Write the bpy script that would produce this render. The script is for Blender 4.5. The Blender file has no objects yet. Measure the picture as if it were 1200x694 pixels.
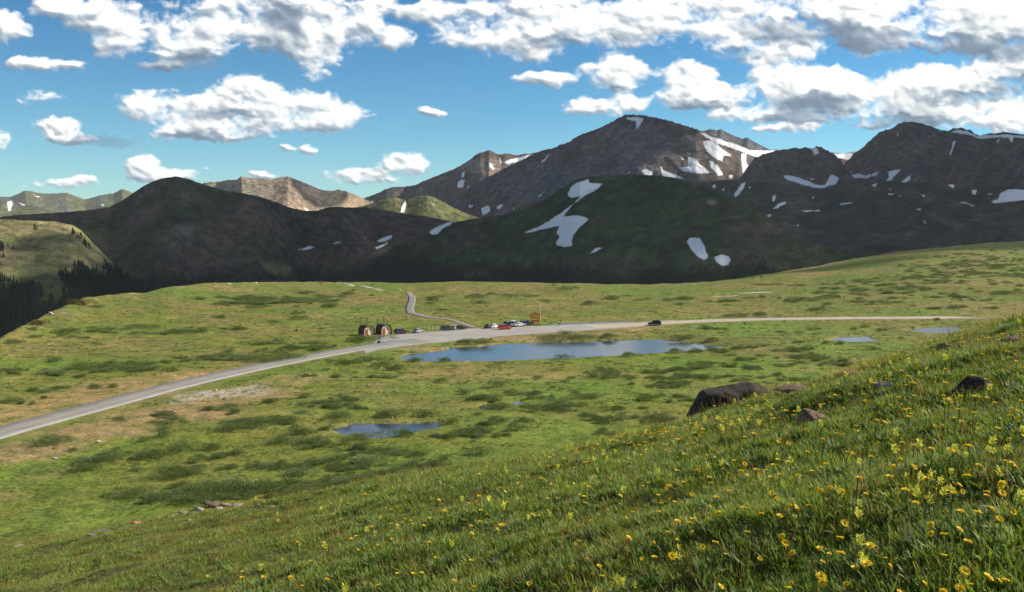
import bpy, bmesh, math, random
import numpy as np
from mathutils import Vector, Matrix
random.seed(7)
RNG = np.random.default_rng(11)
sc = bpy.context.scene
COL = sc.collection
rad = math.radians

# ------------------------------------------------------------------ camera
F = 1152.0                       # focal length in photograph pixels (1200 wide)
CAM_Z = 40.0                     # the car park lies at z = 0
PITCH = rad(4.81)
cd = bpy.data.cameras.new('camera'); cam = bpy.data.objects.new('camera', cd); COL.objects.link(cam)
cd.sensor_width = 36.0; cd.lens = 36.0 * F / 1200.0
cd.clip_start = 0.2; cd.clip_end = 40000.0
cam.location = (0, 0, CAM_Z); cam.rotation_euler = (math.pi / 2 - PITCH, 0, 0)
sc.camera = cam
CP, SP = math.cos(PITCH), math.sin(PITCH)

def uv(px, py):
    """photo pixel -> (x/y, z/y) of the sight line"""
    a = (np.asarray(px, float) - 600) / F; b = (347 - np.asarray(py, float)) / F
    y = CP + b * SP
    return a / y, (-SP + b * CP) / y

# ------------------------------------------------------------------ sun and sky
SUN_AZ, SUN_EL = rad(74), rad(31)
S = Vector((math.sin(SUN_AZ) * math.cos(SUN_EL), math.cos(SUN_AZ) * math.cos(SUN_EL), math.sin(SUN_EL)))
sd = bpy.data.lights.new('sun', 'SUN'); sun = bpy.data.objects.new('sun', sd); COL.objects.link(sun)
sd.energy = 5.0; sd.angle = rad(0.5); sd.color = (1.0, 0.91, 0.76)
sun.rotation_euler = S.to_track_quat('Z', 'Y').to_euler()
sun.location = (300, 0, 300)

sc.view_settings.view_transform = 'Standard'; sc.view_settings.look = 'None'
sc.view_settings.gamma = 1.0; sc.view_settings.use_curve_mapping = False
sc.view_settings.exposure = 0.58
sc.render.engine = 'CYCLES'
sc.cycles.max_bounces = 6; sc.cycles.diffuse_bounces = 2; sc.cycles.glossy_bounces = 3
sc.cycles.transmission_bounces = 3; sc.cycles.transparent_max_bounces = 8; sc.cycles.volume_bounces = 0; sc.cycles.volume_max_steps = 64
sc.cycles.use_adaptive_sampling = True; sc.cycles.adaptive_threshold = 0.02
sc.cycles.use_denoising = True

class NT:
    """tiny helper for building node trees"""
    def __init__(s, tree):
        s.t = tree; s.n = tree.nodes; s.l = tree.links
    def put(s, sock, v):
        if isinstance(v, bpy.types.NodeSocket): s.l.new(v, sock)
        elif v is not None: sock.default_value = v
    def m(s, op, a, b=None, c=None, clamp=False):
        n = s.n.new('ShaderNodeMath'); n.operation = op; n.use_clamp = clamp
        s.put(n.inputs[0], a); s.put(n.inputs[1], b); s.put(n.inputs[2], c)
        return n.outputs[0]
    def vm(s, op, a, b=None, c=None):
        n = s.n.new('ShaderNodeVectorMath'); n.operation = op
        s.put(n.inputs[0], a)
        if op == 'SCALE': s.put(n.inputs[3], b)
        else: s.put(n.inputs[1], b); s.put(n.inputs[2], c)
        return n.outputs[1] if op in ('DOT_PRODUCT', 'LENGTH', 'DISTANCE') else n.outputs[0]
    def noise(s, vec, scale, detail=4, rough=.55, dist=0, color=False, typ='FBM', lac=2.0):
        n = s.n.new('ShaderNodeTexNoise'); n.noise_type = typ; n.normalize = True if typ == 'FBM' else n.normalize
        s.put(n.inputs['Vector'], vec); n.inputs['Scale'].default_value = scale; n.inputs['Detail'].default_value = detail
        n.inputs['Roughness'].default_value = rough; n.inputs['Distortion'].default_value = dist; n.inputs['Lacunarity'].default_value = lac
        return n.outputs[1] if color else n.outputs[0]
    def voro(s, vec, scale, detail=0, feature='F1', smooth=None, rough=.5):
        n = s.n.new('ShaderNodeTexVoronoi'); n.feature = feature
        s.put(n.inputs['Vector'], vec); n.inputs['Scale'].default_value = scale
        n.inputs['Detail'].default_value = detail; n.inputs['Roughness'].default_value = rough
        if smooth is not None: n.inputs['Smoothness'].default_value = smooth
        return n.outputs[0]
    def ramp(s, v, lo, hi, a=0.0, b=1.0, smooth=True):
        n = s.n.new('ShaderNodeMapRange'); n.interpolation_type = 'SMOOTHSTEP' if smooth else 'LINEAR'
        for i, x in enumerate((v, lo, hi, a, b)): s.put(n.inputs[i], x)
        return n.outputs[0]
    def mix(s, f, a, b, mode='MIX'):
        n = s.n.new('ShaderNodeMix'); n.data_type = 'RGBA'; n.blend_type = mode
        s.put(n.inputs[0], f)
        for sock, v in ((n.inputs[6], a), (n.inputs[7], b)):
            s.put(sock, (*v, 1) if isinstance(v, tuple) and len(v) == 3 else v)
        return n.outputs[2]
    def xyz(s, v):
        n = s.n.new('ShaderNodeSeparateXYZ'); s.put(n.inputs[0], v); return n.outputs
    def comb(s, x, y, z=0.0):
        n = s.n.new('ShaderNodeCombineXYZ'); s.put(n.inputs[0], x); s.put(n.inputs[1], y); s.put(n.inputs[2], z); return n.outputs[0]

world = bpy.data.worlds.new('World'); sc.world = world; world.use_nodes = True
W = NT(world.node_tree); W.n.clear()
sky = W.n.new('ShaderNodeTexSky'); sky.sky_type = 'NISHITA'; sky.sun_disc = False
sky.sun_elevation = SUN_EL; sky.sun_rotation = SUN_AZ; sky.altitude = 3600; sky.air_density = 1.0; sky.dust_density = 0.6; sky.ozone_density = 1.2
tc = W.n.new('ShaderNodeTexCoord')
_z = W.xyz(tc.outputs['Generated'])[2]
SKY = W.mix(1.0, sky.outputs[0], W.mix(W.ramp(_z, .02, .34, 0, 1, False), (.58, .92, .92), (.15, .66, .98)), 'MULTIPLY')
fin = W.vm('SCALE', SKY, 0.085)
# broken cloud over the rest of the sky (beside, behind and above the part the photograph shows)
_g = tc.outputs['Generated']; _x, _y, _zz = W.xyz(_g)
_cn = W.noise(W.vm('DIVIDE', _g, W.comb(W.m('ADD', W.m('MAXIMUM', _zz, 0), .25), W.m('ADD', W.m('MAXIMUM', _zz, 0), .25), 1.0)), 2.2, 4, .6)
_out = W.m('MAXIMUM', W.ramp(_y, .62, .80, 1, 0), W.ramp(_zz, .34, .46))
_am = W.m('MULTIPLY', W.m('MULTIPLY', W.ramp(_cn, .46, .58), _out), W.ramp(_zz, 0, .06))
fin = W.mix(_am, fin, W.mix(W.ramp(_cn, .55, .72), (.30, .30, .30), (.18, .20, .22)))
bg = W.n.new('ShaderNodeBackground'); out = W.n.new('ShaderNodeOutputWorld')
W.l.new(fin, bg.inputs[0]); bg.inputs[1].default_value = 1.0
W.l.new(bg.outputs[0], out.inputs[0])

# ------------------------------------------------------------------ numpy noise
_pr = np.random.default_rng(5)
_PERM = _pr.permutation(4096).astype(np.int32); _GA = _pr.random(4096) * 6.2831853
_GX = np.cos(_GA).astype(np.float32); _GY = np.sin(_GA).astype(np.float32)
def pn(x, y, seed=0):
    """2-D gradient noise, about -1..1"""
    x = np.asarray(x, np.float64); y = np.asarray(y, np.float64)
    xi = np.floor(x).astype(np.int64); yi = np.floor(y).astype(np.int64)
    fx = (x - xi).astype(np.float32); fy = (y - yi).astype(np.float32)
    def g(i, j, dx, dy):
        h = _PERM[(_PERM[(i + seed * 131) & 4095] + j) & 4095]
        return _GX[h] * dx + _GY[h] * dy
    u = fx * fx * fx * (fx * (fx * 6 - 15) + 10); v = fy * fy * fy * (fy * (fy * 6 - 15) + 10)
    a = g(xi, yi, fx, fy); b = g(xi + 1, yi, fx - 1, fy); c = g(xi, yi + 1, fx, fy - 1); d = g(xi + 1, yi + 1, fx - 1, fy - 1)
    return ((a + (b - a) * u) + ((c + (d - c) * u) - (a + (b - a) * u)) * v) * 1.5
def fbm(x, y, o=5, seed=0, g=.5, mode=0):
    s = 0; a = 1; t = 0
    for k in range(o):
        n = pn(x * 2 ** k + k * 17.3, y * 2 ** k - k * 9.1, seed + k)
        if mode == 1: n = 1 - 2 * np.abs(n)
        if mode == 2: n = 2 * np.abs(n) - .6
        s = s + a * n; t += a; a *= g
    return s / t
def sstep(x, a, b):
    t = np.clip((x - a) / (b - a), 0, 1); return t * t * (3 - 2 * t)

def link(name, me, parent=None, mat=None, **props):
    o = bpy.data.objects.new(name, me); COL.objects.link(o)
    if parent is not None: o.parent = parent
    if mat is not None and me is not None and not me.materials: me.materials.append(mat)
    for k, v in props.items():
        if v: o[k] = v
    return o
def tag(o, label=None, cat=None, group=None, kind=None):
    if label: o['label'] = label
    if cat: o['category'] = cat
    if group: o['group'] = group
    if kind: o['kind'] = kind
    return o
def fast_mesh(name, verts, faces, attrs=None, smooth=True, uniform=4):
    """verts (n,3), faces (m,k) all with k corners"""
    me = bpy.data.meshes.new(name); k = faces.shape[1]
    me.vertices.add(len(verts)); me.vertices.foreach_set('co', np.ascontiguousarray(verts, np.float32).ravel())
    me.loops.add(faces.size); me.loops.foreach_set('vertex_index', np.ascontiguousarray(faces, np.int32).ravel())
    me.polygons.add(len(faces)); me.polygons.foreach_set('loop_start', np.arange(0, faces.size, k, dtype=np.int32))
    if smooth: me.polygons.foreach_set('use_smooth', np.ones(len(faces), bool))
    for nm, arr in (attrs or {}).items():
        if arr.ndim == 1:
            at = me.attributes.new(nm, 'FLOAT', 'POINT'); at.data.foreach_set('value', arr.astype(np.float32))
        else:
            at = me.attributes.new(nm, 'FLOAT_COLOR', 'POINT')
            full = np.ones((len(arr), 4), np.float32); full[:, :3] = arr; at.data.foreach_set('color', full.ravel())
    me.update(calc_edges=True); me.validate()
    return me
def grid_faces(n, m, wrap=False):
    i, j = np.meshgrid(np.arange(n - 1), np.arange(m if wrap else m - 1), indexing='ij'); j2 = (j + 1) % m
    return np.stack([i * m + j, i * m + j2, (i + 1) * m + j2, (i + 1) * m + j], -1).reshape(-1, 4)
def flat(*a): return np.stack([np.broadcast_to(t, a[0].shape).ravel() for t in a], -1)
def pix(x, y, z):
    """world -> photo pixel (used to lay out what grows where; y must be > 0)"""
    yy = np.maximum(y, 1e-3); u = x / yy; v = (z - CAM_Z) / yy
    b = (v * CP + SP) / (CP - v * SP); a = u * (CP + b * SP)
    return 600 + a * F, 347 - b * F
def inpoly(px, py, poly):
    r = np.zeros(px.shape, bool); n = len(poly)
    for i in range(n):
        x0, y0 = poly[i]; x1, y1 = poly[(i + 1) % n]
        if y0 == y1: continue
        c = ((y0 > py) != (y1 > py)) & (px < (x1 - x0) * (py - y0) / (y1 - y0) + x0); r ^= c
    return r
def poly_sd(px, py, poly):
    """signed distance, + inside"""
    d = np.full(px.shape, 1e9); n = len(poly)
    for i in range(n):
        x0, y0 = poly[i]; x1, y1 = poly[(i + 1) % n]; ex, ey = x1 - x0, y1 - y0
        t = np.clip(((px - x0) * ex + (py - y0) * ey) / max(ex * ex + ey * ey, 1e-9), 0, 1)
        d = np.minimum(d, (px - x0 - t * ex) ** 2 + (py - y0 - t * ey) ** 2)
    d = np.sqrt(d); return np.where(inpoly(px, py, poly), d, -d)
def line_d(x, y, pts):
    """distance to a polyline and the width interpolated along it; pts = (x, y, halfwidth)"""
    d = np.full(x.shape, 1e9); w = np.ones(x.shape)
    for (x0, y0, w0), (x1, y1, w1) in zip(pts[:-1], pts[1:]):
        ex, ey = x1 - x0, y1 - y0
        t = np.clip(((x - x0) * ex + (y - y0) * ey) / max(ex * ex + ey * ey, 1e-9), 0, 1)
        q = np.hypot(x - x0 - t * ex, y - y0 - t * ey); c = q < d
        d = np.where(c, q, d); w = np.where(c, w0 + (w1 - w0) * t, w)
    return d, w
def new_mat(name):
    m = bpy.data.materials.new(name); m.use_nodes = True; m.node_tree.nodes.clear(); return m, NT(m.node_tree)
def finish(t, bsdf_socket):
    o = t.n.new('ShaderNodeOutputMaterial'); t.l.new(bsdf_socket, o.inputs[0])
def attr(t, name):
    a = t.n.new('ShaderNodeAttribute'); a.attribute_name = name; return a
def pos(t): return t.n.new('ShaderNodeNewGeometry').outputs['Position']
def obco(t): return t.n.new('ShaderNodeTexCoord').outputs['Object']
def pbsdf(t, col, rough=.9, spec=.2, normal=None, metal=0.0, trans=None):
    b = t.n.new('ShaderNodeBsdfPrincipled'); t.put(b.inputs['Base Color'], (*col, 1) if isinstance(col, tuple) and len(col) == 3 else col)
    t.put(b.inputs['Roughness'], rough); t.put(b.inputs['Specular IOR Level'], spec); t.put(b.inputs['Metallic'], metal)
    if normal is not None: t.l.new(normal, b.inputs['Normal'])
    return b
def bump(t, h, strength=.5, dist=.1):
    b = t.n.new('ShaderNodeBump'); t.put(b.inputs['Height'], h); b.inputs['Strength'].default_value = strength; b.inputs['Distance'].default_value = dist
    return b.outputs[0]

# ------------------------------------------------------------------ landform of the pass
_T = np.radians([-180, -90, -45, -27.5, -20, -12.7, -2, 5, 9.85, 14.6, 19.1, 23.5, 27.5, 45, 90, 180])
_V = np.array([0, -.24, -.31, -.304, -.295, -.286, -.259, -.233, -.211, -.182, -.149, -.117, -.092, -.02, .06, 0]) - .007
_R = np.array([30, 40, 44, 42, 38, 32, 24, 22, 22, 22, 23, 24, 25, 26, 28, 30.])
EYE = 1.7
def hill_h(x, y):
    th = np.arctan2(x, y); r = np.hypot(x, y)
    v = np.interp(th, _T, _V); R = np.interp(th, _T, _R)
    c = EYE / R ** 2; g = -v - 2 * EYE / R
    rc = np.minimum(r, 75)
    z = CAM_Z - EYE - g * rc - c * rc ** 2 - (g + 2 * c * 75) * (r - rc)
    n = .27 * fbm(x / 4.6, y / 3.6, 3, 40) * np.clip(r / 6, .2, 1) + .10 * fbm(x / 1.3, y / 1.1, 3, 46) + .5 * fbm(x / 19, y / 19, 2, 44) * np.clip((r - 12) / 30, 0, 1)
    return z + n
_edge = [(-900,700,260),(-300,500,280),(0,396,330),(30,382,360),(60,366,400),(85,355,430),(100,349,450),(140,345,480),(170,343,500),(200,336,530),(240,332,560),(300,331,600),(345,330,640),(400,331,680),(480,332,705),(550,330,720),(620,331,725),(700,333,725),(760,334,740),(830,331,760),(870,326,790),(900,321,820),(950,313,850),(1000,303,880),(1050,295,915),(1100,290,950),(1150,285,980),(1200,283,1000),(1400,276,1050),(2500,276,1050)]
_eu, _ev = uv([e[0] for e in _edge], [e[1] for e in _edge]); _et = np.arctan(_eu); _eR = np.array([e[2] for e in _edge], float)
_eZ = CAM_Z + _ev * _eR * np.cos(_et)
def edge_of(th):
    return np.interp(th, _et, _eR), np.interp(th, _et, _eZ)
def gp(px, py, z=0.0):
    """photo pixel -> point on the level z"""
    u, v = uv(px, py); y = (z - CAM_Z) / v
    return u * y, y
def gpl(lst, z=0.0): return [tuple(float(t) for t in gp(a, b, z)) for a, b in lst]
ROAD = [(-140,566,22),(-70,529,12),(0,507,9.5),(50,493.5,8),(100,480.5,7),(150,467,6.5),(200,453.5,6),(250,442,5.6),(300,431,5.4),(350,421,5.3),(400,412,5.2),(425,407.5,5.2),(450,403.5,5)]
ROAD_W = []
for (a, b, _) in ROAD:
    x, y = gp(a, b); ROAD_W.append((float(x), float(y), 3.9))
ROAD_E = [(float(gp(a, b)[0]), float(gp(a, b)[1]), w) for a, b, w in [(690,382.5,6),(740,380.5,5),(800,377.2,4.2),(880,374.6,4),(960,373.5,4),(1080,372.6,4),(1180,372,4),(1300,371,4),(1500,370,4)]]
LOT = gpl([(425,410),(440,400),(452,394),(470,392),(500,389.5),(530,386.5),(560,385),(590,384),(640,382),(700,379.6),(735,378.5),(790,375.6),(800,378.2),(760,382),(700,386.5),(640,390.5),(590,394),(540,399),(500,403),(470,406.5),(445,410),(428,414)])
TRAIL = [(float(gp(a, b)[0]), float(gp(a, b)[1]), w) for a, b, w in [(556,384,2.0),(540,380.2,2.0),(522,377,2.0),(505,374.6,2.2),(490,370.8,2.6),(481,366,3.0)]]
# the trail goes on up the rise behind
PONDS = dict(
 big=[(468,418.5),(480,414),(500,412),(520,410),(530,406.5),(548,405),(560,406),(575,403),(620,400.5),(680,399),(740,397.2),(775,397),(800,400),(825,403),(852,405.5),(830,408.5),(800,410.5),(740,414.5),(690,417.5),(640,419.8),(580,421.5),(530,422.5),(490,422.5)],
 small=[(390,501),(410,496.5),(440,494.2),(470,495.5),(514,493.2),(512,498.5),(495,502.5),(470,507),(440,511.5),(420,510),(402,506.5)],
 sliver=[(972,398),(985,395),(1000,393.5),(1014,393.4),(1020,396),(1034,398.2),(1000,399.6)],
 right=[(1062,385.6),(1085,382.6),(1120,382.2),(1126,385),(1116,389.2),(1090,389.6)],
 behind=[(640,379.2),(668,377.6),(700,376.4),(728,375.6),(748,375.4),(735,377),(700,379.0),(668,381.0)],
 channel=[(850,374.2),(880,371.2),(905,370.6),(925,371.6),(900,373)],
 puddle=[(556,475.5),(572,472.6),(585,473.2),(580,475.6),(566,477)],
 pool=[(600,470),(610,468.5),(613,471),(604,472.6)])
POND_XY = {k: gpl(v) for k, v in PONDS.items()}
BIGKEYS = ('big', 'small', 'sliver', 'right', 'behind', 'channel', 'puddle', 'pool')
def flat_mask(x, y):
    """1 near road, car park and water (level ground), 0 elsewhere"""
    m = np.zeros(x.shape)
    for P_, rad_ in ((ROAD_W, 14), (ROAD_E, 14)):
        d, w = line_d(x, y, P_); m = np.maximum(m, 1 - sstep(d, w + 2, w + rad_))
    m = np.maximum(m, sstep(poly_sd(x, y, LOT), -22, -3))
    for k in BIGKEYS: m = np.maximum(m, sstep(poly_sd(x, y, POND_XY[k]), -12, -1))
    return m
def ground_h(x, y, detail=True):
    x = np.asarray(x, float); y = np.asarray(y, float)
    th = np.arctan2(x, y); r = np.hypot(x, y)
    Re, Ze = edge_of(th)
    Rf = np.minimum(375, .62 * Re)
    t = np.clip((r - Rf) / (Re - Rf), 0, 1); zin = Ze * (t * t * (1.6 - .6 * t))
    over = r - Re
    fall = np.where(over > 0, .46 * (np.sqrt(over ** 2 + 22 ** 2) - 22), 0)
    lump = 2.2 * fbm(x / 95, y / 80, 4, 60) + .5 * fbm(x / 18, y / 14, 4, 66)
    roll = 4.5 * fbm(x / 150, y / 110, 3, 71) * sstep(r, 420, 560) * (1 - .85 * sstep(r, Re - 130, Re - 20))
    fm = flat_mask(x, y) if detail else 0
    knob = .9 * fbm(x / 22, y / 22, 4, 75) * sstep(r, Re - 60, Re) * (1 - sstep(r, Re + 10, Re + 120))
    z = zin - fall + (lump * (1 - .8 * sstep(r, Re - 60, Re)) * sstep(r, 60, 160) + roll + knob) * (1 - fm)
    z = np.maximum(z, -330 + 25 * fbm(x / 900, y / 900, 3, 80))
    z = z + sstep(r, 40, 130) * (1 - sstep(r, 130, 260)) * 0
    shore = fbm(x / 6, y / 4, 3, 88)
    for k in BIGKEYS:
        z = z - 0.9 * sstep(poly_sd(x, y, POND_XY[k]) + 1.3 * shore, -1.8, 1.8)
    hz = hill_h(x, y)
    kk = 3.0; h = np.clip(.5 + .5 * (hz - z) / kk, 0, 1)
    return z + (hz - z) * h + kk * h * (1 - h) - .75 * h * (1 - h) * 4 * .9, h

def ground_pt(px, py):
    """where the sight line through a photo pixel meets the ground"""
    u, v = (float(t) for t in uv(px, py))
    ys = np.geomspace(2.5, 1400, 1500); z, _ = ground_h(u * ys, ys, True)
    d = CAM_Z + v * ys - z; i = np.argmax(d < 0)
    if d[i] >= 0: i = len(ys) - 1
    if i == 0: return u * ys[0], ys[0], float(z[0])
    t = d[i - 1] / (d[i - 1] - d[i]); y = ys[i - 1] + t * (ys[i] - ys[i - 1])
    return u * y, y, float(ground_h(np.array([u * y]), np.array([y]))[0][0])

# polar sheet, fine where the photograph looks
th = np.concatenate([np.radians(np.linspace(-180, -34, 240)[:-1]), np.radians(np.linspace(-34, 34, 1160)), np.radians(np.linspace(34, 180, 240)[1:-1])])
def rings():
    r = [0.6]
    while r[-1] < 1350:
        q = r[-1]; step = max(.012 * q, .10) if q < 60 else (q * q / (40 * F) * .95 if q > 100 else .7 + (q - 60) * .01)
        r.append(q + min(max(step, .10), 9))
    r += list(np.geomspace(1400, 12000, 50)); return np.array(r)
RR = rings()
print('terrain', len(RR), len(th))
TH, RG = np.meshgrid(th, RR); GX = RG * np.sin(TH); GY = RG * np.cos(TH)
GZ, HM = ground_h(GX, GY)

# what covers the ground: colours of bare earth, turf, sedge
def brush(x, y, lst, soft=.35):
    """ellipses given by photo pixel centre and pixel radii, laid on the ground in metres"""
    m = np.zeros(x.shape)
    for (px, py, rx, ry, w) in lst:
        cx, cy = gp(px, py); D = cy; sx = rx * D / F; sy = ry * D * D / (CAM_Z * F)
        ux, uy = cx / math.hypot(cx, cy), cy / math.hypot(cx, cy)
        a = ((x - cx) * uy - (y - cy) * ux) / sx; b = ((x - cx) * ux + (y - cy) * uy) / sy
        m = np.maximum(m, w * (1 - sstep(np.sqrt(a * a + b * b), 1 - soft, 1 + soft)))
    return m
OCHRE = [(60,475,70,16,1),(150,452,70,11,1),(230,440,60,7,1),(110,462,50,12,.9),(10,490,50,14,.9),(310,425,40,5,.5),(600,440,90,7,.55),(520,436,60,6,.5),(480,392,14,3,.3),(300,385,70,7,.35),(150,395,60,8,.25),(30,402,50,6,.3),(600,345,60,3,.5),(640,355,40,4,.3),(450,350,60,5,.35),(720,440,60,4,.3)]
GRAVEL = [(110,505,80,11,1),(200,485,70,11,1),(20,530,60,15,1),(290,462,60,8,.9),(340,447,40,5,.7),(250,472,50,9,.8),(60,520,60,14,.8),(0,575,30,12,.4),(60,555,40,8,.3),(620,397,50,3,.9),(500,409,40,3,.9),(680,392,60,2.4,.9),(740,385,40,2,.9),(560,403,30,2.5,.9),(360,442,40,5,.5)]
PALE = [(255,462,55,5,1),(300,455,22,3,.8),(200,472,20,3,.6)]
DULL = [(500,352,140,8,.55),(620,362,120,6,.5),(180,360,60,10,.5),(330,350,60,6,.7),(200,395,60,6,.2),(900,355,150,8,.45),(1000,340,140,12,.4),(700,350,140,7,.4),(920,400,60,5,.8),(880,403,60,4,.7),(1000,402,60,3,.6)]
BRIGHT = [(120,600,110,22,.6),(700,540,160,20,.5),(620,500,110,20,.5),(540,455,80,10,.5),(900,385,120,5,.5),(1000,412,90,10,.6),(860,430,110,16,.6),(700,455,140,14,.4),(560,540,120,14,.5),(400,480,60,12,.4),(300,560,60,20,.2),(240,350,50,7,.2),(420,365,50,8,.5)]
def cover(x, y, z, hm):
    n1 = fbm(x / 60, y / 45, 5, 101); n2 = fbm(x / 9, y / 9, 4, 111); n3 = fbm(x / 2.2, y / 2.2, 3, 121); n4 = fbm(x / 25, y / 18, 4, 131)
    r = np.hypot(x, y)
    base = np.array((.160, .182, .036)); lush = np.array((.118, .192, .032)); olive = np.array((.165, .155, .056)); ochre = np.array((.31, .225, .10)); grav = np.array((.30, .235, .150)); pale = np.array((.36, .33, .28)); dark = np.array((.045, .075, .022))
    c = np.broadcast_to(base, x.shape + (3,)).copy()
    def mixin(c, col, f): return c + (col - c) * np.clip(f, 0, 1)[..., None]
    jitx = x + 6 * n4; jity = y + 6 * n2
    c = mixin(c, lush, .8 * sstep(n1, -.1, .35)); c = mixin(c, olive, .75 * sstep(n4, .0, .35) * sstep(r, 200, 420) + .3 * sstep(n1, .1, -.3))
    c = mixin(c, lush * 1.12, brush(jitx, jity, BRIGHT, .5))
    c = mixin(c, olive * .9, brush(jitx, jity, DULL, .6) * (.7 + .5 * n2))
    c = mixin(c, dark, .16 * sstep(n2 + .5 * n4, .22, .45) * (r > 90))
    c = mixin(c, ochre, .42 * sstep(n2 - .6 * n1, .15, .5) * sstep(r, 120, 300))
    c = mixin(c, ochre * .85, .30 * sstep(r, 330, 450) * sstep(-n1 + .5 * n4, -.1, .35))
    c = mixin(c, ochre, brush(jitx, jity, OCHRE, .5) * sstep(.45 * n2 + .4 * n3, -.45, .15))
    g = brush(jitx, jity, GRAVEL, .45) * sstep(.5 * n2 + .5 * n3, -.5, .1)
    c = mixin(c, np.array((.30, .215, .105)), g); g = g * .25
    dr, wr = line_d(x, y, ROAD_W); dr2, wr2 = line_d(x, y, ROAD_E)
    sh = np.maximum(1 - sstep(dr + 2.5 * n2 + n3, wr + .5, wr + 3.2), 1 - sstep(dr2 + 2 * n2, wr2 + .6, wr2 + 3))
    sh = np.maximum(sh, sstep(poly_sd(x, y, LOT) + 2.5 * n2, -5, -1.5))
    g = np.maximum(g, sh)
    for k in ('big', 'right', 'behind', 'channel', 'small', 'sliver'):
        sdp = poly_sd(x, y, POND_XY[k])
        g = np.maximum(g, .75 * sstep(sdp + 1.5 * n2, -3.0, -.6)) * (1 if k in ('big', 'right', 'behind', 'channel') else .5)
    c = mixin(c, grav, g)
    c = mixin(c, pale, brush(jitx, jity, PALE, .4) * sstep(n3, -.35, .1))
    edge = np.interp(np.arctan2(x, y), _et, _eR)
    c = mixin(c, np.array((.26, .21, .15)), .8 * sstep(n2 + .5 * n3, .15, .5) * sstep(r, edge - 45, edge - 5) * (1 - sstep(r, edge + 10, edge + 60)))
    c = mixin(c, np.array((.022, .034, .018)), sstep(r, edge + 15, edge + 90))
    # near slope: turf and soil between the plants
    hl = np.array((.085, .085, .032)); c = mixin(c, hl, hm * .8); c = mixin(c, np.array((.10, .065, .038)), hm * .5 * sstep(n3 + n2, .2, .6)); c = mixin(c, np.array((.055, .085, .02)), hm * .6 * sstep(-n2, .0, .4) * (r < 70))
    c *= (1 + .30 * n3 + .18 * n2)[..., None]
    return np.clip(c, .01, .9)
GC = cover(GX, GY, GZ, HM)
def ground_mat():
    m, t = new_mat('alpine_turf'); p = pos(t); a = attr(t, 'cover').outputs['Color']
    n = t.noise(p, 1.3, 5, .65); n2 = t.noise(p, .22, 4, .6); n3 = t.noise(p, 9, 3, .6)
    col = t.mix(1.0, a, t.mix(t.ramp(n, .3, .7), (.62, .64, .6), (1.35, 1.32, 1.3)), 'MULTIPLY')
    col = t.mix(1.0, col, t.mix(t.ramp(n2, .35, .65), (.8, .86, .85), (1.2, 1.12, 1.05)), 'MULTIPLY')
    h = t.m('ADD', t.m('MULTIPLY', n, .35), t.m('MULTIPLY', n3, .06))
    b = pbsdf(t, col, .95, .1, bump(t, h, .8, 1.0)); finish(t, b.outputs[0]); return m
M = {}
M['ground'] = ground_mat()
me = fast_mesh('ground', flat(GX, GY, GZ), grid_faces(len(RR), len(th), True), {'cover': GC.reshape(-1, 3)})
ground = link('ground', me, mat=M['ground'], kind='structure')
del GX, GY, GZ, GC, HM, TH, RG

# ------------------------------------------------------------------ road, car park, trail, water
def asphalt(name, base, spread=.25, paint=False):
    m, t = new_mat(name); p = pos(t)
    n = t.noise(p, 2.5, 6, .7); n2 = t.noise(p, .12, 4, .6); n3 = t.noise(p, 30, 2, .5)
    c = t.mix(t.ramp(n2, .3, .7), tuple(base[i] * (1 - spread) for i in range(3)), tuple(base[i] * (1 + spread) for i in range(3)))
    c = t.mix(t.m('MULTIPLY', t.ramp(n, .45, .7), .35), c, (.33, .28, .21))
    b = pbsdf(t, c, .85, .3, bump(t, n3, .3, .01)); finish(t, b.outputs[0]); return m
M['asphalt'] = asphalt('worn_asphalt', (.25, .245, .235), .12)
M['lot'] = asphalt('gravelled_asphalt', (.33, .31, .285), .12)
M['dirt'] = asphalt('gravel_track', (.42, .36, .28), .12)
M['trail'] = asphalt('paved_trail', (.21, .205, .19), .1)
m_, t_ = new_mat('road_paint'); finish(t_, pbsdf(t_, (.75, .72, .62), .7, .3).outputs[0]); M['paint'] = m_
m_, t_ = new_mat('yellow_road_paint'); finish(t_, pbsdf(t_, (.62, .42, .08), .7, .3).outputs[0]); M['ypaint'] = m_
def resample(pts, step):
    P_ = np.array(pts, float); seg = np.hypot(*(P_[1:, :2] - P_[:-1, :2]).T); s = np.concatenate([[0], np.cumsum(seg)])
    q = np.arange(0, s[-1], step); R_ = np.stack([np.interp(q, s, P_[:, k]) for k in range(P_.shape[1])], -1)
    for _ in range(int(18 / step)): R_[1:-1, :2] = .25 * R_[:-2, :2] + .5 * R_[1:-1, :2] + .25 * R_[2:, :2]
    return R_
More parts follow.
